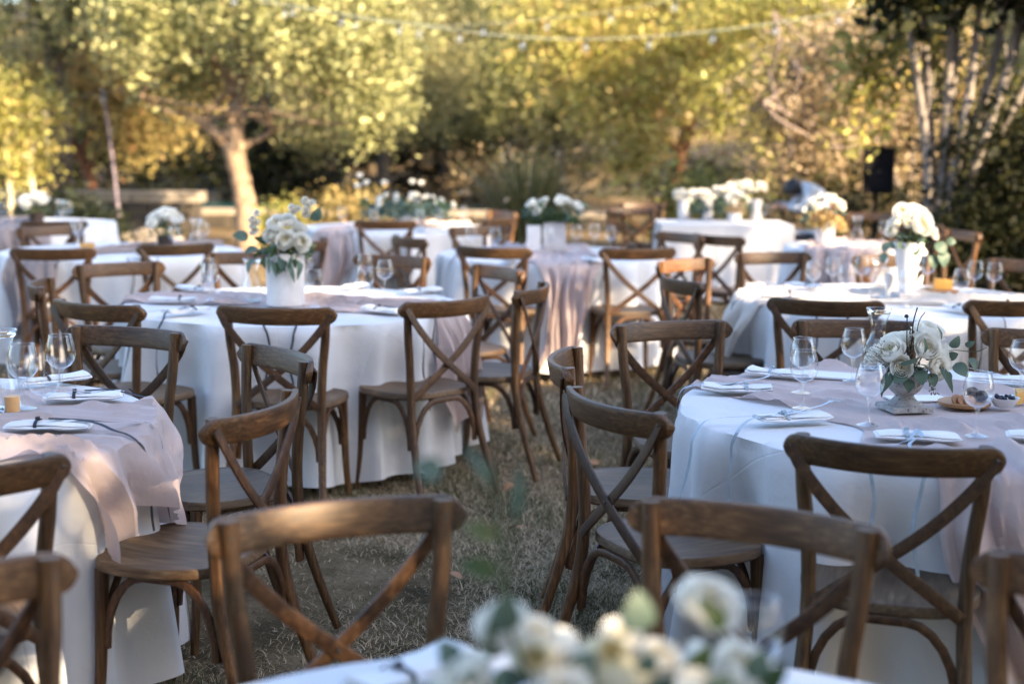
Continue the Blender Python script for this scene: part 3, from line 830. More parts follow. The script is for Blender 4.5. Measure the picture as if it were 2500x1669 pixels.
def skirt_rad(r, fold, th, drop):
    t = max(0., min(1., drop / (TOP - .045)))
    return r + .004 + .055 * t + (.006 + .062 * t ** .7) * fold(th)

ITEMS = []
def runner(key, ang, width, half, m, fold, seed, ridge=.012, lat=0., gather=.6, bow=.05, name='table_runner', bend=0.):
    """gauze strip laid across the table, falling down over both edges"""
    cx, cy, r, ph = TABLES[key]
    rr = random.Random(seed)
    d = Vector((math.cos(ang), math.sin(ang), 0)); q = Vector((-d.y, d.x, 0))
    near = [(x - cx, y - cy, rr_) for x, y, rr_ in ITEMS if math.hypot(x - cx, y - cy) < r + .05]
    ns, nu = 150, 64
    path = {}
    def axis(s_):
        k = round(s_ / .02)
        if not path:
            for sg in (1, -1):
                c = Vector((0, 0, 0)); path[0] = c.copy()
                for i in range(1, 90):
                    a_ = ang + bend * math.tanh(sg * i * .02 / .35)
                    c = c + Vector((math.cos(a_), math.sin(a_), 0)) * .02 * sg
                    path[sg * i] = c.copy()
        a_ = ang + bend * math.tanh(s_ / .35)
        dd_ = Vector((math.cos(a_), math.sin(a_), 0))
        return path[k] + dd_ * (s_ - k * .02), Vector((-dd_.y, dd_.x, 0))
    ph_ = [rr.uniform(0, 6.3) for _ in range(12)]
    P = []
    for i in range(ns + 1):
        s0 = -half + 2 * half * i / ns
        row = []
        for j in range(nu + 1):
            u0 = j / nu - .5
            s = s0 * (1 + .05 * math.sin(7 * u0 + ph_[1]) * (abs(s0) / half) ** 2)
            w = width * (1 + .22 * math.sin(2.1 * s + ph_[0]) + .12 * math.sin(5 * s + ph_[1]))
            u = w * u0 + (.05 * math.sin(6.1 * s + ph_[6]) + .03 * math.sin(13 * s + ph_[8])) * (abs(u0) * 2) ** 2 * (1 if u0 > 0 else -.8) + lat + bow * math.sin(2.6 * s + ph_[2]) + .02 * math.sin(9 * s + 7 * u0 + ph_[3])
            ax, qq = axis(s)
            p = ax + qq * u
            rho = math.hypot(p.x, p.y)
            # gathered lengthwise folds, bent by a slow warp
            h = 0
            wx = .9 * math.sin(2.6 * s + ph_[4]) + .5 * math.sin(5.3 * s + ph_[5] + 3 * u0)
            for k, fq in enumerate((13, 29, 53)):
                c_ = math.sin(fq * u0 + wx * (1.6 + k) + ph_[7 + k])
                h += (1 - abs(c_)) ** 2.2 / (1 + .6 * k) * (.4 + .6 * math.sin(3.1 * s + 2 * k + ph_[6]) ** 2)
            h *= ridge * (.45 + .55 * (.5 + .5 * math.sin(2.3 * s + 5 * u0 + ph_[10])))
            edge = .016 * math.exp(-((abs(u0) - .47) / .03) ** 2)
            if rho <= r:
                fl = 1.0
                for ix, iy, ir in near:
                    dd = math.hypot(p.x - ix, p.y - iy) / ir
                    if dd < 1.9: fl *= float(sm(.8, 1.9, dd))
                row.append((p.x, p.y, TOP + .008 + (h + edge) * fl))
            else:
                ex = rho - r
                th = math.atan2(p.y, p.x)
                drop = ex * 1.0
                fw = math.sin(25 * u0 + 1.5 * math.sin(4 * ex + ph_[9]) + ph_[11]) + .6 * math.sin(43 * u0 - 2 * ex + ph_[3])
                rad = skirt_rad(r, fold, th, drop) + .012 + h * .8 * min(1, ex / .08) + .026 * (fw + .9) * min(1, ex / .14)
                row.append((rad * math.cos(th), rad * math.sin(th), TOP + .008 * (1 - min(1, ex / .03)) - drop))
        P.append(row)
    return MB().grid(P).build(name, m, None, True, loc=(cx, cy, 0))

CH = []   # chairs: x, y, facing angle (deg, 0 = +Y, ccw), table key, label
def ch(*a): CH.append(a)
# table with the stone urn
ch(.17, 4.55, 264, 't1', 'end-on pale wooden cross-back chair at the left of the stone urn table')
ch(.26, 3.80, -62, 't1', 'cross-back chair left of the urn table with its curved rail towards us')
ch(.90, 3.29, -18, 't1', 'dark cross-back chair nearest us at the stone urn table')
ch(.60, 5.42, 201, 't1', 'grey brown cross-back chair at the back left of the stone urn table')
ch(1.35, 5.52, 174, 't1', 'cross-back chair right behind the glass carafe on the urn table')
ch(2.01, 5.22, 145, 't1', 'cross-back chair cut by the right edge behind the urn table')
# table with the cylinder vase
ch(-.98, 5.80, -9, 't2', 'dark cross-back chair in front of the white cylinder vase')
ch(-.27, 6.13, 44, 't2', 'dark cross-back chair at the front right of the cylinder vase table')
ch(.11, 6.68, 74, 't2', 'cross-back chair seen from its side at the right of the cylinder vase table')
ch(-.06, 7.61, 124, 't2', 'pale railed cross-back chair behind the right edge of the cylinder vase table')
ch(-.69, 8.29, 155, 't2', 'sunlit honey cross-back chair behind the goblets on the cylinder vase table')
ch(-1.55, 8.42, 186, 't2', 'sunlit cross-back chair half hidden behind the carafe of the cylinder vase table')
ch(-2.14, 7.67, 216, 't2', 'dappled tan cross-back chair at the back left of the cylinder vase table')
ch(-2.23, 6.67, 282, 't2', 'end-on cross-back chair at the left of the cylinder vase table')
ch(-1.75, 5.89, -29, 't2', 'very dark cross-back chair at the front left of the cylinder vase table')
# table at the left edge
ch(-1.39, 5.12, 159, 't3', 'front facing weathered cross-back chair behind the left edge table')
ch(-.75, 4.60, 125, 't3', 'pale weathered cross-back chair tilted behind the mauve draped corner')
ch(-.66, 3.70, 73, 't3', 'cross-back chair at the right of the left edge table, its seat under the mauve drape')
ch(-1.20, 2.97, 29, 't3', 'blurred cross-back chair cut by the left edge before the white cloth')
# bottom table
ch(-.34, 2.67, 204, 't5', 'large blurred amber cross-back chair in the left foreground')
ch(.48, 2.66, 153, 't5', 'large blurred brown cross-back chair in the right foreground')
ch(1.02, 2.26, 135, 't5', 'blurred chair back cut by the bottom right corner')
ch(-.94, 2.18, 229, 't5', 'blurred dark chair back cut by the bottom left corner')
# table with the flared vase
ch(1.38, 6.23, -14, 't6', 'dark cross-back chair at the front left of the flared vase table')
ch(2.26, 6.29, 12, 't6', 'dark cross-back chair at the front right of the flared vase table')
ch(3.02, 8.32, 132, 't6', 'shaded cross-back chair right of the flared vase table by the hedge')
ch(1.59, 8.75, 196, 't6', 'brown cross-back chair behind the left goblets of the flared vase table')
ch(2.3, 8.62, 184, 't6', 'dark cross-back chair hidden behind the flared vase')
ch(.98, 8.2, 225, 't6', 'lit cross-back chair behind the left end of the flared vase table')
ch(.83, 7.15, -75, 't6', 'cross-back chair at the left side of the flared vase table, back towards the aisle')
# middle table
ch(-.13, 8.98, -19, 't7', 'amber topped cross-back chair at the front left of the middle table')
ch(.80, 9.0, 13, 't7', 'dark cross-back chair with clear X at the front right of the middle table')
ch(1.24, 10.4, 126, 't7', 'cross-back chair with one orange lit post right of the middle table')
ch(-.74, 9.84, -60, 't7', 'dark railed chair at the left of the middle table')
ch(-.28, 10.98, 208, 't7', 'faint dark cross-back chair at the back left of the middle table')
# left table
ch(-2.79, 8.60, 8, 't4', 'dark cross-back chair at the front of the left small rose table')
ch(-2.13, 9.02, 33, 't4', 'dark cross-back chair at the front right of the small rose table')
ch(-3.46, 10.55, 225, 't4', 'cross-back chair with light spot on its rail at the far left edge')
ch(-1.30, 9.5, 82, 't4', 'end-on lit cross-back chair between the small rose table and the middle table')
# far tables
ch(-3.61, 11.2, 18, 't10', 'dark cross-back chair in front of the far left table')
ch(-1.04, 11.62, 8, 't9', 'dark cross-back chair in front of the wide white flower spray')
ch(-1.95, 12.1, -60, 't9', 'sunlit cross-back chair left of the wide white flower spray')
ch(-.08, 13.1, 122, 't9', 'orange sunlit chair rail behind the right of the wide flower spray')
ch(-.1, 12.1, 60, 't9', 'blurred tan chair right of the wide flower spray table')
ch(3.46, 10.9, 105, 't11', 'sunlit narrow cross-back chair against the dark hedge')
ch(3.40, 11.9, 128, 't11', 'brown cross-back chair beside the hedge, behind the sunlit narrow one')
ch(1.46, 10.25, -52, 't11', 'dark chair seen from its side left of the golden bouquet table')
ch(.95, 13.5, -76, 't8', 'sunlit chair in profile left of the head table')
ch(1.36, 15.0, 182, 't8', 'farther of two pale sunlit chair rails left of the head table')
ch(1.16, 13.9, 190, 't8', 'nearer of two pale sunlit chair rails left of the head table')
ch(3.36, 13.4, 150, 't8', 'shaded wooden chair under the speaker')

CHDEPTH = .40
chairs_by_table = {}
for c in CH:
    chairs_by_table.setdefault(c[3], []).append(c)

FOLD = {}
desc_short = {
    't1': 'white cloth with soft folds on the stone urn table at right', 't2': 'white cloth hanging to the grass on the cylinder vase table',
    't3': 'bright white cloth on the table at the left edge', 't5': 'blurred white cloth at the very bottom of the photo',
    't6': 'bluish white cloth on the flared vase table', 't7': 'white cloth on the middle table behind the aisle',
    't4': 'shaded white cloth on the left small rose table', 't10': 'white cloth on the far left table before the round bush',
    't9': 'white cloth on the far table under the wide flower spray', 't11': 'grey pink cloth on the far right golden bouquet table'}
for key, (cx, cy_, r, ph) in TABLES.items():
    at_ = [math.atan2(c[1] - cy_, c[0] - cx) for c in chairs_by_table.get(key, [])]
    o, FOLD[key] = table_cloth(key, at_)
    tag(o, desc_short[key], 'tablecloth', 'white floor length tablecloths')
    t = empty('round_table', (cx, cy_, 0), 0, 'round table under the cloth of the ' + ph.replace('table', 'one', 1), 'table', 'round tables under white cloths')
    MB().lathe([(.001, TOP - .03), (r - .085, TOP - .03), (r - .08, TOP - .004), (.001, TOP - .004)], 48).build('tabletop', M['board'], t)
    for k in range(4):
        a = PI / 4 + k * PI / 2
        MB().tube([(.5 * math.cos(a), .5 * math.sin(a), TOP - .03), (.5 * math.cos(a), .5 * math.sin(a), 0)], .014, 8).build('leg', M['steel'], t)

# rectangular head table far right of centre
ht = empty('head_table', (2.05, 13.95, 0), 0, 'sunlit rectangular head table with straight white cloth far right of centre', 'table')
def rect_cloth(w, d, seed):
    rr = random.Random(seed); P = []
    per = []
    n = 60
    for i in range(n): per.append((-w / 2 + w * i / n, -d / 2, 0, -1))
    for i in range(24): per.append((w / 2, -d / 2 + d * i / 24, 1, 0))
    for i in range(n): per.append((w / 2 - w * i / n, d / 2, 0, 1))
    for i in range(24): per.append((-w / 2, d / 2 - d * i / 24, -1, 0))
    N = len(per)
    P.append([(0, 0, TOP + .006)] * (N + 1))
    P.append([(p[0] * .97, p[1] * .97, TOP + .006) for p in per + per[:1]])
    for j in range(9):
        t = j / 8
        P.append([(p[0] + p[2] * (.004 + .012 * t + .014 * t * math.sin(i * .9 + math.sin(i * .31) * 2)), p[1] + p[3] * (.004 + .012 * t + .014 * t * math.sin(i * .8 + 2 * math.sin(i * .23))), TOP - (TOP - .03) * t) for i, p in enumerate(per + per[:1])])
    return MB().grid(P)
rect_cloth(1.26, .75, 4).build('table_cover', M['cloth'], ht)
MB().box((0, 0, TOP - .015), (1.22, .71, .03)).build('tabletop', M['board'], ht, False)
for sx in (-1, 1):
    for sy in (-1, 1):
        MB().box((sx * .55, sy * .3, TOP / 2 - .02), (.04, .04, TOP - .04)).build('leg', M['steel'], ht, False)

# ------------------------------------------------------------------ the cross-back chair (origin on the ground under the back rail, sitter faces +Y)
def chair_meshes():
    out = []
    # back rail: bent board, rounded ends, bulging backwards
    n, hw = 26, .245
    P = []
    endx = [hw - .036 * (1 - math.sin(PI / 2 * q / 6)) for q in range(7)]
    xs = [-q for q in reversed(endx)] + [(-1 + 2 * q / 18) * (hw - .036) for q in range(1, 18)] + endx
    n = len(xs) - 1
    for x in xs:
        e = max(0, (abs(x) - (hw - .036)) / .036)
        hs = math.sqrt(max(.0, 1 - e ** 2)) if e > 0 else 1
        hs = max(hs, .10)
        y0 = .035 - .072 * (1 - (x / hw) ** 2)
        zc = .853 - .004 * (1 - (x / hw) ** 2)
        row = []
        for k in range(16):
            a = 2 * PI * k / 16
            ca, sa = math.cos(a), math.sin(a)
            py = math.copysign(abs(ca) ** .45, ca) * .0125
            pz = math.copysign(abs(sa) ** .55, sa) * .037 * hs
            # lean back 12 deg
            row.append((x, y0 + py - pz * .20, zc + pz))
        row.append(row[0])
        P.append(row)
    mb = MB().grid(P)
    for endi in (0, n):
        mb.add(P[endi][:16], [tuple(range(16)) if endi == n else tuple(range(15, -1, -1))])
    out.append(('back_rail', mb.mesh('back_rail', M['wood_x'])))
    legs = []
    for s in (-1, 1):
        p = bez([(s * .212, -.075, 0), (s * .195, -.02, .16), (s * .181, .030, .34), (s * .176, .045, .48), (s * .182, .045, .62), (s * .196, .038, .75), (s * .203, .030, .885)], 5)
        rad = [.0135 + .0045 * min(1, i / 10) for i in range(len(p))]
        legs.append(('rear_leg', MB().tube(p, rad, 10).mesh('rear_leg', M['wood_z'])))
    out += legs
    for s in (-1, 1):
        off = .0 if s > 0 else -.010
        p = bez([(s * .226, .010 + off * .3, .862), (s * .185, .006 + off, .79), (s * .10, .006 + off, .69), (0, .012 + off, .600), (-s * .10, .022 + off, .520), (-s * .168, .030 + off * .3, .462)], 5)
        out.append(('cross_bar', MB().strip(p, (0, -1, .2), .031, .0085).mesh('cross_bar', M['wood_d'])))
    # seat
    Pt, n = [], 48
    def outline(a):
        ca, sa = math.cos(a), math.sin(a)
        x = math.copysign(abs(ca) ** .55, ca) * .215
        y = math.copysign(abs(sa) ** .6, sa) * CHDEPTH / 2
        x *= 1 - .16 * max(0, -y / (CHDEPTH / 2)) ** 1.2 + .01 * max(0, y / .2)
        return x, y + .035 + CHDEPTH / 2
    for sc_, z in ((.97, .447), (1.0, .453), (1.0, .470), (.985, .477), (.94, .4785), (.925, .4765), (.90, .4770), (.6, .472), (.3, .469), (.001, .468)):
        Pt.append([((outline(2 * PI * k / n)[0]) * sc_, (outline(2 * PI * k / n)[1] - .235) * sc_ + .235, z) for k in range(n)] )
    for r_ in Pt: r_.append(r_[0])
    mb = MB().grid(Pt); mb.add(Pt[0][:n], [tuple(range(n - 1, -1, -1))])
    out.append(('seat', mb.mesh('seat', M['wood_seat'])))
    for s in (-1, 1):
        p = bez([(s * .172, .385, .450), (s * .175, .39, .30), (s * .180, .395, .15), (s * .188, .41, 0)], 4)
        out.append(('front_leg', MB().tube(p, [.019 - .006 * i / (len(p) - 1) for i in range(len(p))], 10).mesh('front_leg', M['wood_z'])))
    # bentwood arches under the seat
    def arch(a, b):
        a, b = Vector(a), Vector(b); d = (b - a)
        pts = []
        for i in range(7):
            t = i / 6 * PI / 2
            pts.append(a + d * (.36 * (1 - math.cos(t))) + Vector((0, 0, .205 * math.sin(t))))
        for i in range(7):
            t = PI / 2 - i / 6 * PI / 2
            pts.append(b - d * (.36 * (1 - math.cos(t))) + Vector((0, 0, .205 * math.sin(t))))
        side = Vector((d.y, -d.x, 0)).normalized()
        return MB().strip(pts, side, .022, .013).mesh('brace', M['wood_d'])
    z = .235
    out.append(('brace', arch((-.165, .38, z), (.165, .38, z))))
    out.append(('brace', arch((-.168, .03, z), (.168, .03, z))))
    out.append(('brace', arch((-.182, .045, z), (-.176, .375, z))))
    out.append(('brace', arch((.182, .045, z), (.176, .375, z))))
    def bolt(x, y, z):
        return ('bolt', MB().lathe([(.0001, .003), (.003, .0024), (.0048, .0)], 10).mesh('bolt', M['bolt']), (x, y, z))
    b = []
    bm = bolt(0, 0, 0)[1]
    for s in (-1, 1):
        b.append(((s * .226, .004, .858), (R(90), 0, 0)))
        b.append(((s * .203, .0475, .855), (R(-90), 0, 0)))
    b.append(((0, -.004, .600), (R(90), 0, 0)))
    b.append(((0, .019, .600), (R(-90), 0, 0)))
    return out, bm, b

CHM, BOLT, BPOS = chair_meshes()
for i, (x, y, rz, key, lab) in enumerate(CH):
    t = empty('cross_back_chair', (x, y, 0), R(rz), lab, 'chair', 'wooden cross-back chairs around the tables')
    t.scale = (1.05, 1.0, 1.0)
    tone = random.Random(i * 13 + 5)
    k_ = tone.uniform(.78, 1.32); w_ = tone.uniform(-.07, .07)
    for nm, me in CHM:
        inst(nm, me, t).color = (k_ * (1 + w_), k_, k_ * (1 - w_), 1)
    if y < 9.2:
        for loc, rot in BPOS:
            inst('bolt', BOLT, t, loc, rot)

# ------------------------------------------------------------------ table ware
def gob_profiles(k=1.0):
    bowl = [(.004, .083), (.014, .085), (.028, .093), (.038, .106), (.0425, .122), (.0425, .138), (.039, .158), (.034, .176), (.0325, .182)]
    stem = [(.001, .001), (.033, .001), (.033, .003), (.020, .006), (.008, .010), (.005, .018), (.0042, .045), (.0045, .070), (.008, .081), (.012, .0845), (.001, .0848)]
    return bowl, stem
bp, sp = gob_profiles()
BOWL = MB().lathe(bp, 28).mesh('bowl', M['glass'])
STEM = MB().lathe(sp, 18).mesh('stem', M['glass_stem'])
RIM = None
rimpts = [(.0325 * math.cos(2 * PI * k / 28), .0325 * math.sin(2 * PI * k / 28), .182) for k in range(29)]
RIM = MB().tube(rimpts, .0010, 5, False).mesh('rim', M['glass_stem'])
def goblet(x, y, z, label, group, scale=1.0):
    ITEMS.append((x, y, .055))
    t = empty('goblet', (x, y, z), random.Random(int(x * 1000 + y * 77)).uniform(0, 6), label, 'goblet', group)
    inst('bowl', BOWL, t); inst('stem', STEM, t); inst('rim', RIM, t)
    t.scale = (scale,) * 3
    return t
CAR = MB().lathe([(.001, .003), (.040, .003), (.046, .008), (.050, .03), (.049, .06), (.042, .09), (.030, .115), (.0255, .135), (.026, .155), (.032, .18), (.041, .203), (.043, .212)], 32).mesh('carafe_body', M['glass'])
CARRIM = MB().tube([(.043 * math.cos(2 * PI * k / 32), .043 * math.sin(2 * PI * k / 32), .212) for k in range(33)], .0022, 6, False).mesh('rim', M['glass_stem'])
CARBASE = MB().lathe([(.001, .001), (.041, .001), (.044, .006), (.036, .011), (.001, .012)], 28).mesh('base', M['glass_solid'])
CARBAND = MB().lathe([(.0385, .196), (.0395, .198), (.0405, .2), (.0412, .202)], 28).mesh('neck_ring', M['glass_solid'])
def carafe(x, y, label, scale=1.0):
    ITEMS.append((x, y, .075))
    t = empty('carafe', (x, y, TOP + .012), 0, label, 'carafe', 'glass carafes on the tables')
    inst('body', CAR, t); inst('rim', CARRIM, t); inst('base', CARBASE, t); inst('neck_ring', CARBAND, t)
    t.scale = (scale,) * 3

# folded napkin tied with a ribbon
def napkin_mesh(seed):
    rr = random.Random(seed); mb = MB()
    for lay, (sx, sy, z0) in enumerate([(.23, .085, 0), (.218, .078, .008)]):
        P = []
        for i in range(15):
            x = -sx / 2 + sx * i / 14
            row = []
            for j in range(9):
                a = j / 8 * 2 * PI
                pin = 1 - .30 * math.exp(-((x + .03) / .03) ** 2) * (lay > 0)
                yy = math.copysign(abs(math.cos(a)) ** .6, math.cos(a)) * sy / 2 * pin + .004 * math.sin(x * 40 + seed)
                zz = z0 + .0075 + math.sin(a) * .0066 * (1 - .35 * math.exp(-((x + .03) / .03) ** 2)) + .006 * (abs(x) / .115) ** 3 * math.sin(seed + lay) + .0015 * math.sin(x * 55 + j + seed)
                row.append((x + .003 * math.sin(j + lay + seed), yy, zz))
            P.append(row)
        mb.grid(P)
        mb.add(P[0][:8], [tuple(range(8))]); mb.add(P[-1][:8], [tuple(range(7, -1, -1))])
    return mb.mesh('napkin_fold', M['napkin'])
NAPS = [napkin_mesh(s) for s in (1, 2, 3)]
def napkin(x, y, key, label, dark=True, tails=True, rz=None, seed=0, ns=0, tail_len=.30):
    cx, cy_, r, _ = TABLES[key]
    a = math.atan2(y - cy_, x - cx)
    if rz is None: rz = a                                # long side points to the table's edge
    rr = random.Random(seed + int(x * 100))
    for q in (-.08, 0, .08): ITEMS.append((x + q * math.cos(rz), y + q * math.sin(rz), .075))
    t = empty('napkin', (x, y, TOP + .018), rz, label, 'napkin', 'folded white napkins tied with ribbon')
    inst('cloth', NAPS[ns % 3], t)
    m = M['ribbon_dark'] if dark else M['ribbon_blue']
    mb = MB()
    ring = [(-.03, .036 * math.cos(b) * .98, .0125 + .0145 * math.sin(b)) for b in [2 * PI * k / 16 for k in range(17)]]
    vv = []
    for (px, py, pz) in ring: vv += [(px - .005, py, pz), (px + .005, py, pz)]
    mb.add(vv, [(2 * i, 2 * i + 1, 2 * i + 3, 2 * i + 2) for i in range(16)])
    mb.tube([(-.036, 0, .0275), (-.024, .002, .029)], .006, 8)
    if tails:
        # two ribbon tails run from the knot over the edge of the table and hang
        inv = Matrix.Rotation(-rz, 3, 'Z')
        for sgn in (-1, 1):
            da = sgn * rr.uniform(.035, .10) + rr.uniform(-.03, .03)
            ed = a + da
            L = tail_len * rr.uniform(.75, 1.2)
            rho0 = math.hypot(x - cx, y - cy_)
            pts = [Vector((x, y, TOP + .042))]
            nfl = 5
            for k in range(1, nfl + 1):
                q = k / nfl
                rad = rho0 + (r - rho0) * q
                aa = a + da * q + .03 * math.sin(q * PI * 2 + sgn)
                pts.append(Vector((cx + rad * math.cos(aa), cy_ + rad * math.sin(aa), TOP + .016 + .016 * (1 - q) + .012 * math.sin(q * PI))))
            for k in range(1, 9):
                dr = L * k / 8
                rad = skirt_rad(r, FOLD[key], ed, dr) + .022
                aa = ed + .012 * math.sin(k * .8 + sgn)
                pts.append(Vector((cx + rad * math.cos(aa), cy_ + rad * math.sin(aa), TOP + .012 - dr)))
            pts = [inv @ (p - Vector((x, y, TOP + .014))) for p in bez(pts, 3)]
            vv = []
            for k, p in enumerate(pts):
                tg = (pts[min(k + 1, len(pts) - 1)] - pts[max(k - 1, 0)]).normalized()
                rad_dir = inv @ Vector((math.cos(ed), math.sin(ed), 0))
                tang = inv @ Vector((-math.sin(ed), math.cos(ed), 0))
                wv = (tang - tg * tang.dot(tg)).normalized() * .005
                tw = .35 * math.sin(k * .25 + sgn)
                nv = tg.cross(wv.normalized()) * .005
                wv = wv * math.cos(tw) + nv * math.sin(tw)
                vv += [p - wv, p + wv]
            mb.add(vv, [(2 * i, 2 * i + 1, 2 * i + 3, 2 * i + 2) for i in range(len(pts) - 1)])
    mb.build('ribbon', m, t)
    return t

def fork_mesh():
    mb = MB()
    mb.strip(bez([(-.10, 0, .002), (-.04, 0, .004), (.03, 0, .003), (.06, 0, .008)], 5), (0, 0, 1), [.008] * 6 + [.006] * 5 + [.010] * 5, .0022)
    for k in range(4):
        yy = -.009 + .006 * k
        mb.strip(bez([(.055, yy * .5, .008), (.068, yy, .008), (.098, yy, .001)], 4), (0, 0, 1), .0032, .0018)
    return mb.mesh('fork', M['steel'])
FORK = fork_mesh()
def fork(x, y, z, rz, label):
    o = inst('fork', FORK, None, (x, y, z), (R(4), R(-9), rz))
    return tag(o, label, 'fork', 'forks on the napkins')

GG = 'clear stemmed goblets on the tables'
for (x, y), lab in zip([(.90, 4.32), (.95, 4.59), (1.04, 4.07), (1.17, 4.82), (1.31, 3.93), (1.66, 4.57)],
        ['nearer of the two overlapping goblets at the left of the stone urn', 'farther of the two overlapping goblets at the left of the stone urn',
         'goblet standing just in front and left of the stone urn', 'goblet beside the carafe behind the stone urn', 'goblet nearest us right of the stone urn before the figs', 'goblet cut by the right edge behind the fruit board']):
    goblet(x, y, TOP + .016, 'clear stemmed ' + lab, GG)
for (x, y), lab in zip([(-1.50, 7.03), (-1.58, 7.35), (-.95, 6.79), (-1.13, 7.75), (-.72, 6.92), (-.66, 7.32), (-.80, 7.68)],
        ['nearer of two overlapping goblets left of the cylinder vase', 'farther of two overlapping goblets left of the cylinder vase', 'goblet just right of the cylinder vase', 'goblet half hidden behind the cylinder vase',
         'goblet farthest right and nearest on the cylinder vase table', 'goblet right of the cylinder vase standing behind another goblet', 'goblet at the back of the cylinder vase table before a honey chair']):
    goblet(x, y, TOP + .014, 'clear stemmed ' + lab, GG)
for (x, y), lab in zip([(-1.47, 4.22), (-1.32, 3.95), (-1.42, 4.42)], ['goblet close to the amber candle at the left edge', 'goblet rightmost and nearest on the left edge table', 'goblet behind the other two on the left edge table']):
    goblet(x, y, TOP + .014, 'clear stemmed ' + lab, GG, 1.08)
for (x, y), lab in zip([(1.59, 7.5), (1.75, 7.74), (1.72, 7.3), (1.92, 7.8), (1.96, 7.04), (2.31, 7.89), (2.26, 7.13), (2.48, 7.6), (2.55, 7.5)],
        ['goblet leftmost on the flared vase table', 'goblet second from the left on the flared vase table, farther back', 'goblet left of the carafe on the flared vase table, nearest of three', 'goblet behind the carafe of the flared vase table',
         'goblet nearest us in front of the flared vase', 'goblet behind the right side of the flared vase', 'goblet nearest of the three right of the flared vase', 'goblet farthest of the three right of the flared vase', 'goblet rightmost on the flared vase table']):
    goblet(x, y, TOP + .012, 'clear stemmed ' + lab, GG)
goblet(.36, 1.99, TOP + .012, 'blurred goblet beside the flowers at the bottom of the photo', GG, .95)
for key, pts in (('t7', [(.25, 10.0), (.46, 10.3), (.60, 10.45), (.70, 10.2), (-.12, 9.9), (-.3, 10.2)]), ('t4', [(-3.1, 10.15), (-3.22, 10.5), (-2.24, 10.3), (-2.95, 10.45), (-2.33, 9.8)]),
                 ('t10', [(-4.06, 13.0), (-4.72, 12.8), (-4.55, 12.7)]), ('t9', [(-1.5, 12.5), (-.65, 12.5), (-.45, 12.8), (-1.2, 12.3), (-.8, 12.25)]), ('t11', [(2.92, 11.2), (2.42, 10.85)])):
    order = sorted(pts, key=lambda p: p[0] / p[1])
    words = {1: ['only'], 2: ['left', 'right'], 3: ['leftmost', 'middle', 'rightmost'], 4: ['leftmost', 'second from the left', 'second from the right', 'rightmost'], 5: ['leftmost', 'second from the left', 'middle', 'second from the right', 'rightmost'], 6: ['leftmost', 'second from the left', 'third from the left', 'third from the right', 'second from the right', 'rightmost']}[len(pts)]
    for p, w_ in zip(order, words):
        goblet(p[0], p[1], TOP + .012, w_ + ' blurred goblet on the ' + {'t7': 'middle table with box planters', 't4': 'left table with small white roses', 't10': 'far left table before the round bush', 't9': 'far table with the wide flower spray', 't11': 'far right golden bouquet table'}[key], GG)
for x, lab in ((1.62, 'sparkling goblet at the left end of the head table'), (2.18, 'sparkling goblet right of the bouquet on the head table'), (2.42, 'sparkling goblet near the right end of the head table')):
    goblet(x, 13.75, TOP + .01, lab, GG)
carafe(1.33, 5.12, 'clear flared carafe behind the roses on the stone urn table', 1.04)
carafe(-1.29, 7.01, 'clear carafe left of the white cylinder vase')
carafe(-1.53, 4.20, 'blurred carafe cut by the left edge beside the candle', 1.15)
carafe(1.91, 7.38, 'clear carafe just left of the flared white vase')
carafe(-2.27, 10.2, 'carafe right of the small white roses on the left table')
carafe(-4.05, 12.75, 'carafe in front of the round bush on the far left table')
carafe(2.72, 11.25, 'sunlit carafe right of the golden bouquet')

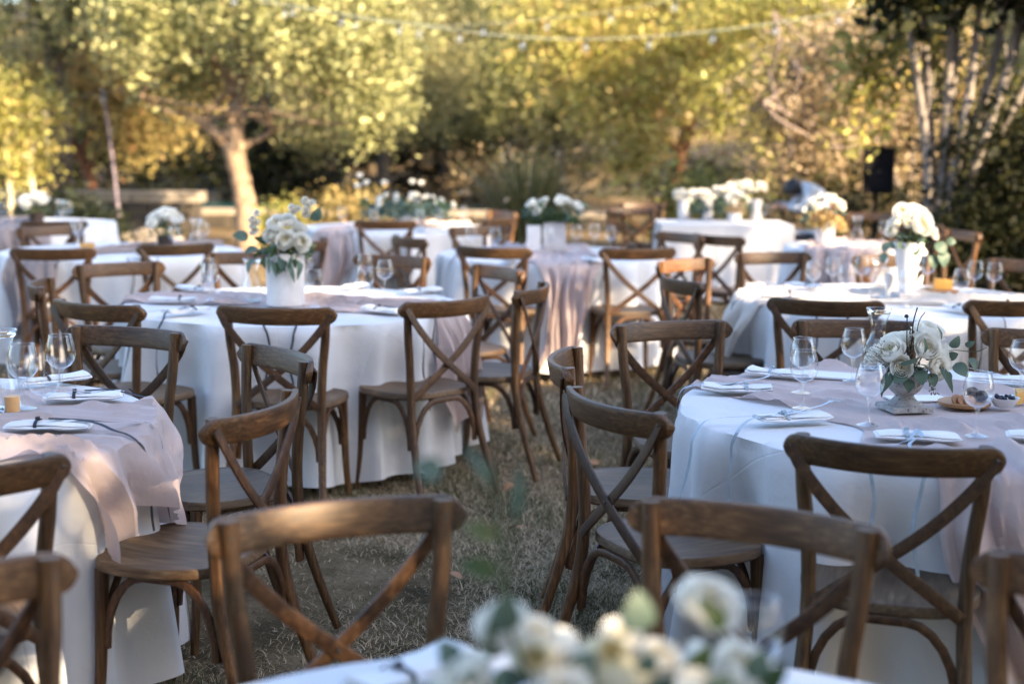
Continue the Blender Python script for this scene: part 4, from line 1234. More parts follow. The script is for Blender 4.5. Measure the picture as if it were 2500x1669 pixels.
NG = {}
nap_list = [
 ('t1', .74, 4.60, False, 'pale ribbon tied napkin at the left edge of the urn table with a fork', PI * .97, True), ('t1', .83, 4.12, False, 'napkin with long blue ribbon tails over the near left edge of the urn table', R(18), True),
 ('t1', 1.13, 3.88, False, 'upright cornered napkin just behind the dark chair rail at the urn table', R(-10), True), ('t1', .94, 4.91, False, 'napkin on the mauve gauze at the back left of the urn table', R(-25), False),
 ('t1', 1.68, 4.83, False, 'napkin at the back right of the urn table behind the fruit', R(-12), False), ('t1', 1.50, 3.88, False, 'napkin cut by the right edge at the front of the urn table', R(-20), False),
 ('t2', -1.66, 6.93, True, 'brightest napkin at the left edge of the cylinder vase table', None, False), ('t2', -1.50, 6.50, True, 'napkin with black ribbon at the front left of the cylinder vase table', None, True),
 ('t2', -1.03, 6.37, True, 'napkin hidden behind the chair before the cylinder vase, black ribbons hanging', None, True), ('t2', -.60, 6.60, True, 'napkin with black ribbon over the mauve swag of the cylinder vase table', None, True),
 ('t2', -.48, 7.45, True, 'napkin with black ribbon at the back right of the cylinder vase table', None, False), ('t2', -.85, 7.65, True, 'napkin at the back of the cylinder vase table', None, False), ('t2', -1.66, 7.41, True, 'napkin at the back left of the cylinder vase table with black ribbon', None, False),
 ('t3', -1.33, 4.36, True, 'ribbon tied napkin at the back right of the left edge table', R(12), True), ('t3', -1.30, 3.92, True, 'blue shaded napkin with two long dark ribbons on the mauve drape', R(4), True), ('t3', -1.52, 4.66, True, 'small napkin at the back of the left edge table', R(40), False),
 ('t6', 2.18, 6.84, True, 'napkin with a black ribbon hanging at the front of the flared vase table', None, True), ('t6', 1.42, 7.40, True, 'napkin with thin ribbon trailing over the cream swag', None, True), ('t6', 1.65, 6.90, True, 'napkin hidden behind the front left chair of the flared vase table', None, True), ('t6', 1.62, 7.86, True, 'napkin at the back left of the flared vase table', None, False), ('t6', 2.5, 7.05, True, 'napkin at the right front of the flared vase table near the edge', None, False),
 ('t5', -.15, 2.10, True, 'blurred white napkin with dark ribbon at the bottom of the photo', R(52), False),
 ('t7', .53, 9.40, True, 'napkin on the middle table with a black ribbon hanging beside the dark chair', None, True), ('t7', -.28, 9.75, True, 'napkin with a dark ribbon at the left of the middle table', None, True), ('t7', .0, 9.35, True, 'napkin at the front of the middle table near the long runner', None, False),
 ('t4', -2.45, 9.36, True, 'napkin with two black ribbons hanging inside the chair back on the left', None, True), ('t4', -2.95, 9.32, True, 'napkin in front of the small rose table with a dark ribbon', None, True), ('t4', -2.15, 9.8, True, 'bright napkin at the right of the small rose table', None, False),
 ('t10', -4.2, 12.25, True, 'napkin pile at the front of the far left table', None, False),
 ('t9', -1.35, 12.15, True, 'napkin at the front left of the wide flower spray table', None, True), ('t9', -.75, 12.15, True, 'napkin at the front right of the wide flower spray table', None, False),
 ('t11', 2.52, 10.76, True, 'napkin at the front of the golden bouquet table', None, False), ('t11', 2.98, 10.86, True, 'sunlit napkin at the right of the golden bouquet table', None, False)]
for i, (key, x, y, dk, lab, rz, tl) in enumerate(nap_list):
    napkin(x, y, key, lab, dk, tl, rz, i * 7, i)
fork(.80, 4.62, TOP + .050, R(15), 'silver fork on the napkin at the left edge of the urn table')
fork(.90, 4.15, TOP + .050, R(25), 'silver fork on the napkin with long blue ribbon tails')
fork(-1.40, 4.34, TOP + .050, R(190), 'silver fork on the napkin at the back of the left edge table')
fork(1.62, 4.86, TOP + .050, R(165), 'silver fork on the napkin behind the fruit board')
# white folded programme cards and a table card
def card(x, y, w, d, h, rz, m, label, name='card', tilt=0):
    o = MB().box((0, 0, h / 2), (w, d, h)).build(name, m, None, False, loc=(x, y, TOP + .012), rot=(tilt, 0, rz))
    return tag(o, label, name.replace('_', ' '))
card(1.12, 4.95, .20, .13, .006, R(-20), M['napkin'], 'flat white menu card behind the two overlapping goblets', 'menu_card')
card(1.31, 4.52, .19, .10, .004, R(8), M['napkin'], 'white paper card lying behind the stone urn', 'menu_card')
card(2.03, 7.56, .07, .03, .12, R(10), M['card'], 'grey block sign standing behind the flared vase', 'table_sign')
card(-2.98, 9.95, .10, .07, .05, R(15), M['cheese'], 'small tan box before the small white roses', 'favour_box')

# ------------------------------------------------------------------ flowers
def rose_mesh(seed, m, petals=22, opening=1.0):
    """ball of cupped petals wrapped round one another"""
    rr = random.Random(seed); mb = MB()
    for i in range(petals):
        k = i / (petals - 1)
        phi = i * 2.39996 + rr.uniform(-.15, .15)
        Rk = (.16 + .74 * k ** .8) * rr.uniform(.95, 1.05)
        end = R((22 + 52 * k ** 1.3 * opening) * rr.uniform(.9, 1.12))
        hw = 1.15 - .25 * k
        cz = .40 - .05 * k
        P = []
        for a in range(6):
            v = a / 5
            pol = R(165) + (end - R(165)) * v
            row = []
            for b in range(7):
                u = -1 + b / 3
                lip = v ** 5 * (.10 + .16 * k)
                sag = .16 * u * u * v * v
                po = pol + sag
                rho = Rk * math.sin(po) + lip * (1 - .3 * u * u) + .012 * math.sin(4 * u + i) * v
                z = cz + Rk * .92 * math.cos(po) - lip * .25 * k
                wid = hw * (.55 + .45 * math.sin(PI * min(1, .1 + .75 * v)))
                th = phi + u * wid
                row.append((rho * math.cos(th), rho * math.sin(th), z))
            P.append(row)
        mb.grid(P)
    return mb.mesh('bloom', m)
ROSES = [rose_mesh(1, M['petal']), rose_mesh(2, M['petal'], 24, 1.25), rose_mesh(3, M['petal'], 20, .8)]
ROSE_Y = rose_mesh(4, M['petal_y'], 18)
def leaf_obj_mesh(name, L, W, m, tint, roundness=.6, n=7):
    mb = MB(); P = []
    for i in range(n):
        v = i / (n - 1)
        w = W / 2 * math.sin(PI * (.04 + .94 * v) ** roundness) ** .75
        P.append([(s * w, v * L, .10 * L * math.sin(PI * v) + abs(s) * .16 * w - .12 * L * v * v) for s in (-1, -.5, 0, .5, 1)])
    mb.grid(P)
    me = mb.mesh(name, m)
    a = me.attributes.new('tint', 'FLOAT', 'POINT')
    a.data.foreach_set('value', [tint] * len(me.vertices))
    return me
EU = [leaf_obj_mesh('leaf', .036, .032, M['eucalyptus'], t_, .75) for t_ in (.15, .5, .85)]
EULONG = [leaf_obj_mesh('leaf', .075, .020, M['eucalyptus'], t_, .7) for t_ in (.1, .5)]
GL = [leaf_obj_mesh('leaf', .05, .028, M['greenery'], t_, .7) for t_ in (.15, .45, .8)]

def dirq(d, up=(0, 0, 1), roll=0):
    return Vector(d).to_track_quat('Z', 'Y').to_euler()
def put_bloom(t, p, s, d, i=0, me=None):
    o = inst('bloom', me or ROSES[i % 3], t, p, dirq(d), s)
    return o
def put_leaf(t, me, p, d, s=1.0, roll=0., nrm=None):
    y = Vector(d).normalized()
    n = Vector(nrm) if nrm is not None else Vector((p[0] * 3, p[1] * 2 - .6, .35))
    z = n - y * n.dot(y)
    z = z.normalized() if z.length > 1e-3 else y.orthogonal().normalized()
    x = y.cross(z)
    q = Matrix((x, y, z)).transposed().to_quaternion() @ Quaternion((0, 1, 0), roll)
    return inst('leaf', me, t, p, q.to_euler(), s)
def stem(t, pts, r=.0016, m=None, name='stem'):
    return MB().tube(bez(pts, 4), r, 5).build(name, m or M['greenery_stem'], t)
gst = NT('green_stem'); gst.set(Base_Color=(.06, .08, .03, 1), Roughness=.7); M['greenery_stem'] = gst.m

def filler(t, c, r, n, seed, size=.02, m='greenery', name='greenery', tint=.5):
    rg = np.random.default_rng(seed)
    d = rg.normal(size=(n, 3)); d /= np.linalg.norm(d, axis=1)[:, None]
    d[:, 2] = np.abs(d[:, 2]) * .9 - .15
    C = np.array(c) + d * (rg.random(n) ** .5)[:, None] * np.array(r)
    V, F = leaf_verts(C, size, rg, -.2, .5)
    o = inst(name, np_mesh(name, V, F, M[m], np.repeat((tint + rg.normal(0, .25, n)).clip(0, 1), 4)), t)
    o['kind'] = 'stuff'
    return o

def bouquet(loc, label, rad, hgt, nbloom, seed, bs=.04, nleaf=14, group='flower arrangements on the tables', yellow=0, fill=160, spread=1.0, me_leaf=None, m='greenery', tint=.45):
    rr = random.Random(seed)
    t = empty('flower_arrangement', loc, rr.uniform(0, 6), label, 'flowers', group)
    t.rotation_euler = (0, 0, 0)
    for i in range(nbloom):
        a = i * 2.4 + rr.uniform(-.3, .3)
        q = math.sqrt((i + .5) / nbloom)
        d = Vector((math.cos(a) * q * spread, math.sin(a) * q, .35 + 1.05 * math.sqrt(max(0, 1 - q * q * .9))))
        p = Vector((d.x * rad, d.y * rad, hgt * (.25 + .75 * math.sqrt(max(0, 1 - q * q * .85)))))
        put_bloom(t, p, bs * rr.uniform(.8, 1.15), d, i, ROSE_Y if i < yellow else None)
        MB().tube([(p.x * .25, p.y * .25, -.02), tuple(p)], .0018, 5).build('stem', M['greenery_stem'], t)
    for i in range(nleaf):
        a = rr.uniform(0, 2 * PI)
        d = Vector((math.cos(a) * spread, math.sin(a), rr.uniform(-.35, .8)))
        p = Vector((d.x * rad * .8, d.y * rad * .8, hgt * rr.uniform(.05, .7)))
        put_leaf(t, rr.choice(me_leaf or (EU + GL)), p, d, rr.uniform(.8, 1.4) * rad / .1, rr.uniform(-.5, .5), (d.x + rr.uniform(-.5, .5), d.y + rr.uniform(-.5, .5), .9))
    if fill: filler(t, (0, 0, hgt * .1), (rad * 1.05 * spread, rad * 1.05, hgt * .8), fill, seed, .022 * rad / .1, m, 'greenery', tint)
    return t

# stone urn with roses and eucalyptus
UX, UY = 1.215, 4.33
ITEMS += [(UX, UY, .11), (1.42, 4.39, .12), (1.535, 4.36, .07), (1.60, 4.40, .08), (-1.10, 6.86, .12), (2.06, 7.40, .10), (2.33, 7.72, .12), (-1.49, 4.17, .05), (1.12, 4.95, .12), (1.31, 4.52, .11)]
URZ = TOP + .016
u = empty('stone_urn', (UX, UY, URZ), R(12), 'pitted grey stone urn with square foot on the mauve runner', 'urn')
MB().lathe([(.001, .038), (.030, .038), (.028, .045), (.034, .050), (.046, .060), (.056, .078), (.060, .098), (.060, .112), (.057, .120), (.061, .128), (.054, .129), (.050, .115), (.001, .112)], 36).build('bowl', M['urn'], u)
mb = MB()
mb.add([(-.066, -.066, 0), (.066, -.066, 0), (.066, .066, 0), (-.066, .066, 0), (-.063, -.063, .014), (.063, -.063, .014), (.063, .063, .014), (-.063, .063, .014)],
       [(0, 3, 2, 1), (0, 1, 5, 4), (1, 2, 6, 5), (2, 3, 7, 6), (3, 0, 4, 7), (4, 5, 6, 7)])
mb.lathe([(.056, .014), (.054, .020), (.042, .026), (.034, .034), (.030, .040)], 28)
mb.build('foot', M['urn'], u)
fa = empty('flower_arrangement', (UX, UY, URZ + .125), 0, 'white roses with eucalyptus and dark twigs in the stone urn', 'flowers', 'flower arrangements on the tables')
for i, (x, y, z, s, d) in enumerate([(-.055, -.035, .052, .046, (-.5, -.6, .8)), (.062, .01, .105, .050, (.2, -.3, 1)), (.045, -.045, .066, .044, (.1, -.9, .55)), (.103, -.02, .040, .040, (.9, -.5, .35)),
                                     (.075, -.06, .018, .038, (.5, -1, .1)), (-.03, -.062, .016, .036, (-.2, -1, .15)), (-.02, .05, .07, .044, (-.2, .5, 1)), (.01, .0, .09, .040, (0, .2, 1)), (-.09, .02, .03, .036, (-1, .1, .5))]):
    put_bloom(fa, (x, y, z), s, d, i)
    MB().tube([(x * .3, y * .3, -.02), (x, y, z)], .002, 5).build('stem', M['greenery_stem'], fa)
for (x, y, z, d, me, s, ro) in [(.125, -.03, .075, (.6, -.2, .8), EU[1], 1.15, .2), (.172, -.02, .082, (1, -.1, .2), EU[1], .9, 1.0), (.185, -.03, .040, (.5, -.3, -.8), EU[0], 1.15, .1), (.135, -.04, .02, (.7, -.4, -.5), EU[0], 1.5, .2), (.105, -.05, .004, (.3, -.4, -.9), EU[0], 1.2, -.2),
                               (.115, -.04, .045, (.8, -.3, .3), EU[0], .9, .4), (-.02, -.07, .0, (-.7, -.4, -.5), EU[1], 1.4, .2), (.005, -.085, .025, (.7, -.5, 0), EU[2], 1.2, -1.2), (-.07, -.05, -.005, (-.3, -.3, -.9), EULONG[0], 1.0, .3), (-.055, -.06, .0, (-.5, -.4, -.9), EULONG[0], .95, -.3),
                               (.03, -.08, .06, (-.1, -.5, .8), EULONG[1], .8, .3), (.085, -.07, .02, (.5, -.4, -1), EULONG[0], 1.15, .2), (.02, -.08, .01, (.1, -.6, -.9), EU[1], 1.3, .3), (-.04, -.09, .03, (.9, -.3, .35), EULONG[1], .8, .6), (.05, -.08, .0, (.3, -.5, -.8), EU[0], 1.2, .1), (-.01, -.07, -.02, (.0, -.5, -1), EU[0], 1.1, 0), (.09, -.05, .10, (-.3, -.2, .9), EULONG[1], .6, .2)]:
    put_leaf(fa, me, (x, y, z), d, s, ro)
stem(fa, [(.05, 0, .0), (.12, -.02, .06), (.20, -.03, .06), (.235, -.035, .075)], .0013)
stem(fa, [(.0, -.01, .0), (.005, -.03, .08), (.008, -.03, .15), (.018, -.03, .195)], .0022, M['twig'], 'twig')
stem(fa, [(.01, -.01, .0), (-.008, -.03, .08), (-.012, -.03, .168)], .0018, M['twig'], 'twig')
stem(fa, [(.01, 0, .0), (.02, -.02, .09), (.028, -.02, .15), (.045, -.02, .18)], .0015, M['twig'], 'twig')
MB().lathe([(.0005, -.006), (.006, -.004), (.007, 0), (.004, .005), (.0005, .006)], 8).build('pod', M['twig'], fa, loc=(-.014, -.03, .168))
rr = random.Random(3)
mb = MB()
for k in range(46):
    z = rr.uniform(.02, .135); a = rr.uniform(0, 6.3)
    mb.lathe([(.0004, -.0035), (.0026, 0), (.0004, .0035)], 5, center=(.004 + .006 * math.cos(a), -.033 + .006 * math.sin(a), z))
for k in range(60):
    q = rr.random()
    mb.lathe([(.0004, -.003), (.0024, 0), (.0004, .003)], 5, center=(.045 + .02 * q + rr.gauss(0, .006), -.085 + rr.gauss(0, .006), .02 - .085 * q))
o = mb.build('seed_pods', M['pod'], fa); o['kind'] = 'stuff'
mb = MB()
for k in range(26):
    a = Vector((-.06, -.05, .02)); b = a + Vector((rr.uniform(-.085, .0), rr.uniform(-.03, .03), rr.uniform(-.0, .08)))
    m_ = a.lerp(b, .5) + Vector((rr.gauss(0, .01), rr.gauss(0, .01), rr.gauss(0, .008)))
    mb.tube([a, m_, b], .0006, 4)
    for q in range(3): mb.lathe([(.0003, -.002), (.0018, 0), (.0003, .002)], 5, center=tuple(b + Vector((rr.gauss(0, .006), rr.gauss(0, .006), rr.gauss(0, .005)))))
o = mb.build('filler_sprig', M['pod'], fa); o['kind'] = 'stuff'
filler(fa, (0, 0, -.005), (.075, .075, .05), 90, 8, .022, 'greenery', 'greenery', .25)

# cylinder vase table
v = MB().lathe([(.001, .0), (.088, .0), (.092, .004), (.0925, .25), (.089, .255), (.084, .25), (.083, .03), (.001, .028)], 40).build('cylinder_vase', M['ceramic'], None, loc=(-1.10, 6.86, TOP + .015))
tag(v, 'large pale ceramic cylinder vase on the middle left table', 'vase')
fb = empty('flower_arrangement', (-1.10, 6.86, TOP + .26), 0, 'white roses with trailing leaves in the pale cylinder vase', 'flowers', 'flower arrangements on the tables')
for i, (x, y, z, sz, d) in enumerate([(.017, -.07, .070, .050, (.1, -1, .4)), (.085, -.06, .065, .046, (.5, -1, .3)), (-.03, -.04, .140, .046, (-.2, -.8, .8)), (.015, -.02, .155, .042, (.1, -.6, 1)), (-.06, -.05, .095, .036, (-.5, -1, .5)), (.06, .03, .12, .045, (.5, .3, 1)), (-.05, .06, .10, .046, (-.5, .6, .8)), (.04, .08, .08, .046, (.3, 1, .5))]):
    put_bloom(fb, (x, y, z), sz, d, i)
    MB().tube([(x * .4, y * .4, -.04), (x, y, z)], .0022, 5).build('stem', M['greenery_stem'], fb)
filler(fb, (0, 0, .0), (.16, .12, .11), 260, 21, .024, 'greenery', 'greenery', .4)
rr = random.Random(22)
for k in range(26):
    a_ = rr.uniform(0, 2 * PI); put_leaf(fb, rr.choice(EU + GL), (.09 * math.cos(a_), .08 * math.sin(a_), rr.uniform(-.01, .08)), (math.cos(a_), math.sin(a_), rr.uniform(-.5, .6)), rr.uniform(1, 1.6), rr.uniform(-.5, .5), (rr.uniform(-.5, .5), -.6, .8))
rr = random.Random(8)
for (x, z) in [(-.15, .10), (.06, .22), (.10, .19), (-.12, .15), (.12, .24)]:
    for k in range(3): put_bloom(fb, (x + rr.gauss(0, .015), -.05, z + rr.gauss(0, .015)), .018, (x, -1, .6), k)
for (x, z, d) in [(.14, .17, (.6, -.2, .9)), (-.17, .08, (-1, -.2, .3)), (-.12, .03, (-.8, -.4, -.2)), (-.14, -.02, (-.5, -.3, -.9))]:
    put_leaf(fb, EU[0], (x, -.05, z), d, 2.0, .4)
for k in range(12):
    put_leaf(fb, EULONG[k % 2] if k % 3 else GL[k % 3], (-.08 + .016 * k, -.10, .0 - .01 * (k % 4)), (rr.uniform(-.4, .4), -.35, -1), rr.uniform(.9, 1.4), rr.uniform(-.5, .5))
# flared vase
fv = empty('flared_vase', (2.06, 7.40, TOP + .012), R(8), 'tall flared white vase on a square foot at right', 'vase')
MB().lathe([(.001, .03), (.038, .03), (.040, .05), (.046, .10), (.060, .19), (.070, .25), (.078, .285), (.080, .295), (.075, .295), (.068, .25), (.001, .24)], 36).build('body', M['plaster'], fv)
MB().box((0, 0, .015), (.125, .125, .03)).build('foot', M['card'], fv, False)
fc = empty('flower_arrangement', (2.06, 7.40, TOP + .305), 0, 'big white peonies and eucalyptus in the flared vase', 'flowers', 'flower arrangements on the tables')
def placed(t, lst):
    for i, (x, y, z, sz, d) in enumerate(lst):
        put_bloom(t, (x, y, z), sz, d, i)
        MB().tube([(x * .3, y * .3, -.04), (x * .7, y * .7, z * .4), (x, y, z)], .0022, 5).build('stem', M['greenery_stem'], t)
placed(fc, [(-.048, -.02, .150, .050, (-.2, -.9, .6)), (.025, .02, .165, .044, (.1, -.3, 1)), (.045, -.05, .085, .060, (.2, -1, .4)), (-.092, -.02, .060, .036, (-.7, -.8, .3)), (-.030, -.06, .105, .024, (0, -1, .3)), (.078, .02, .130, .046, (.8, -.3, .6)), (.125, 0, .045, .034, (1, -.4, .2)), (-.06, .05, .09, .045, (-.5, .6, .7)), (.03, .07, .10, .045, (.2, .8, .6))])
filler(fc, (0, 0, .0), (.10, .09, .08), 150, 33, .024, 'greenery', 'greenery', .25)
rr = random.Random(34)
for k in range(20):
    a_ = rr.uniform(0, 2 * PI); put_leaf(fc, rr.choice(EU), (.06 * math.cos(a_), .06 * math.sin(a_), rr.uniform(-.02, .06)), (math.cos(a_), math.sin(a_), rr.uniform(-.6, .5)), rr.uniform(1, 1.6), rr.uniform(-.5, .5), (rr.uniform(-.5, .5), -.6, .8))
for (x, z, d, s) in [(.14, -.03, (.6, -.2, -.6), 2.2), (.17, -.07, (.3, -.2, -1), 2.4), (.12, -.09, (.2, -.3, -1), 2.0), (-.13, -.03, (-.5, -.3, -.7), 1.6), (-.15, -.08, (-.3, -.3, -1), 1.6), (.02, -.04, (.1, -.5, -1), 1.6), (.20, -.02, (1, -.1, .0), 1.4)]:
    put_leaf(fc, EU[int(x * 100) % 2], (x * .9, -.05, z + .03), d, s, .2)
# nearest flowers at the bottom of the photo
nv = MB().lathe([(.001, 0), (.05, 0), (.055, .01), (.075, .10), (.08, .14), (.074, .14), (.001, .12)], 28).build('low_vase', M['ceramic'], None, loc=(.08, 1.56, TOP + .012))
tag(nv, 'pale low vase under the blurred flowers at the bottom edge', 'vase')
fn = bouquet((.08, 1.56, TOP + .15), 'large blurred white flowers with grey green leaves at the bottom edge', .13, .085, 9, 44, .042, 18, fill=150, yellow=2, spread=1.4)
for (x, y, z, s) in [(-.085, 0, .132, .034), (.150, .05, .150, .038), (-.02, -.02, .09, .036), (.19, .03, .07, .04), (-.05, .03, .118, .026), (.05, .03, .112, .026), (.09, .0, .105, .024)]:
    put_bloom(fn, (x, y, z), s, (x * 2, -.5, 1), int(x * 50) % 3)
put_bloom(fn, (-.05, -.03, .12), .018, (0, -1, .3), 0, ROSE_Y); put_bloom(fn, (.035, -.02, .125), .018, (0, -1, .3), 0, ROSE_Y)
for (x, y, z, d, s, me) in [(-.09, -.03, .150, (.25, 0, 1), 1.15, EU[1]), (.06, -.03, .150, (.1, 0, 1), 1.3, EU[2]), (.16, -.02, .15, (-.5, 0, .7), .9, GL[0]), (-.10, -.05, .320, (-.55, .1, .8), .72, EULONG[1]), (-.075, -.05, .285, (.1, .1, 1), .75, EULONG[0]), (-.095, -.05, .262, (-1, .1, .35), .8, GL[2]), (-.095, -.05, .222, (-1, .1, .25), .85, GL[1]), (-.155, -.05, .335, (-1, 0, .2), .9, EU[2])]:
    put_leaf(fn, me, (x, y, z), d, s, .15, (.1, -1, .35))
rr = random.Random(77)
for k in range(16):
    x_ = rr.uniform(-.16, .22); put_leaf(fn, rr.choice(EU + GL[:1]), (x_, rr.uniform(-.06, .06), rr.uniform(.05, .125)), (rr.uniform(-.6, .6), rr.uniform(-.4, .2), rr.uniform(.3, 1)), rr.uniform(.8, 1.25), rr.uniform(-.4, .4), (rr.uniform(-.5, .5), -1, .5))
stem(fn, [(-.02, -.02, 0), (-.08, -.05, .16), (-.09, -.05, .26), (-.10, -.05, .34)], .003)
stem(fn, [(-.085, -.05, .20), (-.078, -.05, .25), (-.075, -.05, .29)], .002)
stem(fn, [(-.10, -.05, .26), (-.13, -.05, .33), (-.15, -.05, .345)], .001)
# left edge table: pale rose cluster beside the carafe, candle
fe = bouquet((-1.62, 4.02, TOP + .13), 'pale yellowish rose cluster cut by the left edge', .10, .16, 7, 52, .05, 8, fill=80, yellow=3)
lv = MB().lathe([(.001, 0), (.05, 0), (.055, .06), (.07, .12), (.064, .12), (.001, .1)], 24).build('low_vase', M['ceramic'], None, loc=(-1.62, 4.02, TOP + .012))
tag(lv, 'pale low vase at the left edge under yellowish roses', 'vase')
cd = empty('candle_glass', (-1.49, 4.17, TOP + .012), 0, 'amber candle in a clear glass at the left edge', 'candle')
MB().lathe([(.001, .002), (.026, .002), (.030, .01), (.031, .085)], 20).build('glass', M['glass'], cd)
MB().lathe([(.001, .004), (.022, .004), (.022, .05), (.001, .048)], 16).build('candle', M['amber'], cd)
# further arrangements
def pot(loc, r, h, m, label, name='low_vase'):
    o = MB().lathe([(.001, 0), (r * .8, 0), (r * .85, h * .1), (r, h), (r * .92, h), (.001, h * .8)], 20).build(name, M[m], None, loc=loc)
    return tag(o, label, 'vase')
pot((-2.47, 10.1, TOP + .012), .06, .10, 'twig', 'dark low vase holding the small white roses on the left table')
f4 = bouquet((-2.47, 10.1, TOP + .10), 'small bunch of round white roses with a grass plume on the left table', .11, .17, 8, 61, .052, 16, fill=120)
stem(f4, [(.05, 0, .05), (.10, 0, .16), (.16, 0, .24)], .006, M['lf_tan_plain'] if 'lf_tan_plain' in M else M['pod'], 'grass_plume')
pot((-4.28, 12.8, TOP + .012), .07, .10, 'twig', 'low vase with white flowers on the far left table')
bouquet((-4.28, 12.8, TOP + .08), 'white flowers on the far left table in front of the round bush', .13, .17, 8, 62, .055, 8, fill=90)
pb = MB().box((0, 0, .10), (.16, .16, .20)).build('box_planter', M['card'], None, False, loc=(.30, 10.35, TOP + .012)); tag(pb, 'right hand box planter greyed as if shaded under white flowers on the middle table', 'planter', 'box planters on the middle table')  # grey colour stands in for shade on this box
pb2 = MB().box((0, 0, .09), (.10, .14, .18)).build('box_planter', M['plaster'], None, False, loc=(.15, 10.25, TOP + .012)); tag(pb2, 'left hand smaller white box planter on the middle table', 'planter', 'box planters on the middle table')
f7 = bouquet((.30, 10.35, TOP + .21), 'white blooms with wide dark greenery on the middle table', .15, .16, 8, 63, .046, 34, fill=520, spread=1.5, tint=.2)
pot((-.95, 12.75, TOP + .012), .09, .12, 'plaster', 'pale vase under the wide white flower spray')
f9 = bouquet((-.95, 12.75, TOP + .10), 'wide airy spray of white and grey green flowers on the far table', .22, .20, 22, 64, .030, 30, fill=900, spread=1.9, m='eucalyptus', tint=.9)
for (x, z) in [(-.42, .36), (-.36, .30), (-.44, .27), (-.2, .30), (.05, .31), (.13, .30)]: put_bloom(f9, (x, 0, z), .030, (0, -.6, 1), 1)
pot((2.42, 11.05, TOP + .012), .08, .14, 'plaster', 'pale vase under the golden bouquet')
f11 = bouquet((2.42, 11.05, TOP + .13), 'golden and white sunlit bouquet on the far right table', .16, .25, 10, 65, .040, 10, fill=620, m='lf_gold', tint=.75)
# head table flowers: a long garland and a bouquet
rr = random.Random(5)
hg = empty('flower_garland', (2.05, 14.15, TOP), 0, 'long bank of white blooms along the back of the head table', 'flowers', 'flower arrangements on the tables')
for i in range(46):
    x = rr.uniform(-.44, .44); z = .28 + .05 * math.sin(x * 6) + rr.uniform(-.03, .05)
    put_bloom(hg, (x, rr.uniform(-.08, .08), z), rr.uniform(.028, .044), (x, -.6, 1), i)
filler(hg, (0, 0, .10), (.44, .10, .24), 380, 6, .05, 'eucalyptus', 'greenery', .5)
for x in (-.36, -.12, .12, .36):
    o = MB().lathe([(.001, .008), (.05, .008), (.055, .02), (.045, .12), (.06, .22), (.055, .22), (.001, .2)], 18).build('tall_vase', M['card'], None, loc=(2.05 + x, 14.15, TOP))
    tag(o, {-.36: 'leftmost', -.12: 'second from left', .12: 'second from right', .36: 'rightmost'}[x] + ' grey vase under the bank of blooms on the head table', 'vase', 'grey vases on the head table')
pot((2.15, 13.8, TOP + .008), .06, .10, 'plaster', 'pale vase under the cream bouquet on the head table')
bouquet((2.15, 13.8, TOP + .10), 'cream bouquet with golden leaves in front of the bank of blooms', .12, .20, 9, 66, .038, 8, fill=260, m='lf_gold', tint=.8)

# ------------------------------------------------------------------ gauze runners, laid flat under whatever stands on them
for key, ang, w, half, m, sd, lab, kw in [
    ('t1', R(-66), .70, 1.42, 'mauve', 3, 'mauve gauze runner crumpled under the stone urn and falling at the front right', dict(ridge=.040, bow=.05, lat=-.05, bend=R(-19))),
    ('t2', R(-22), .46, 1.30, 'mauve', 5, 'mauve gauze runner hanging in swags at the right of the cylinder vase table', dict(ridge=.046)),
    ('t3', R(-6), .82, 1.055, 'mauve', 8, 'mauve gauze runner draped over the left edge table onto a chair seat', dict(ridge=.050)),
    ('t5', R(168), .40, 1.05, 'mauve', 12, 'blurred mauve runner at the bottom left of the nearest table', dict(ridge=.02, lat=-.22)),
    ('t6', R(176), .62, 1.30, 'cream', 14, 'cream gauze runner swagged at the left of the flared vase table', dict(ridge=.040)),
    ('t7', R(-86), .50, 1.40, 'mauve', 17, 'long mauve gauze runner down the front of the middle table', dict(ridge=.040)),
    ('t4', R(-118), .40, 1.30, 'greyrun', 19, 'dark grey runner at the front left of the small rose table', dict(ridge=.040)),
    ('t10', R(-75), .40, 1.30, 'greyrun', 23, 'grey runner on the front of the far left table', dict(ridge=.040)),
    ('t9', R(-128), .44, 1.35, 'mauve', 29, 'mauve runner at the front left of the wide flower spray table', dict(ridge=.040)),
    ('t11', R(-105), .56, 1.02, 'mauve', 31, 'grey mauve runner on the front of the golden bouquet table', dict(ridge=.040))]:
    o = runner(key, ang, w, half, M[m], FOLD[key], sd, **kw)
    tag(o, lab, 'table runner', 'gauze table runners')

# ------------------------------------------------------------------ fruit and cheese
bd = empty('fruit_board', (1.42, 4.39, TOP + .018), R(-8), 'small wooden board with cut figs and crackers right of the urn', 'serving board')
mb = MB(); mb.lathe([(.001, 0), (.075, 0), (.08, .004), (.08, .012), (.075, .014), (.001, .014)], 28)
mb.build('board', M['board'], bd)
for i, (x, y, a) in enumerate([(-.035, -.035, .3), (-.018, -.045, .1), (0, -.05, -.1)]):
    o = tag(MB().lathe([(.001, 0), (.017, .0005), (.019, .003), (.017, .006), (.001, .0065)], 18).build('fig_slice', M['figin'], None, loc=(1.42 + x, 4.39 + y, TOP + .040), rot=(R(62), R(12 * i - 10), a)), ['leftmost', 'middle', 'rightmost'][i] + ' cut fig slice leaning on the wooden fruit board', 'fig slice', 'fig slices')
def ball(name, m, loc, r, label, cat, group, sq=.9):
    o = MB().lathe([(.001, -r * sq), (r * .6, -r * sq * .8), (r * .95, -r * sq * .3), (r, .1 * r), (r * .8, r * sq * .6), (r * .4, r * sq * .92), (.001, r * sq)], 14).build(name, m, None, loc=loc)
    return tag(o, label, cat, group)
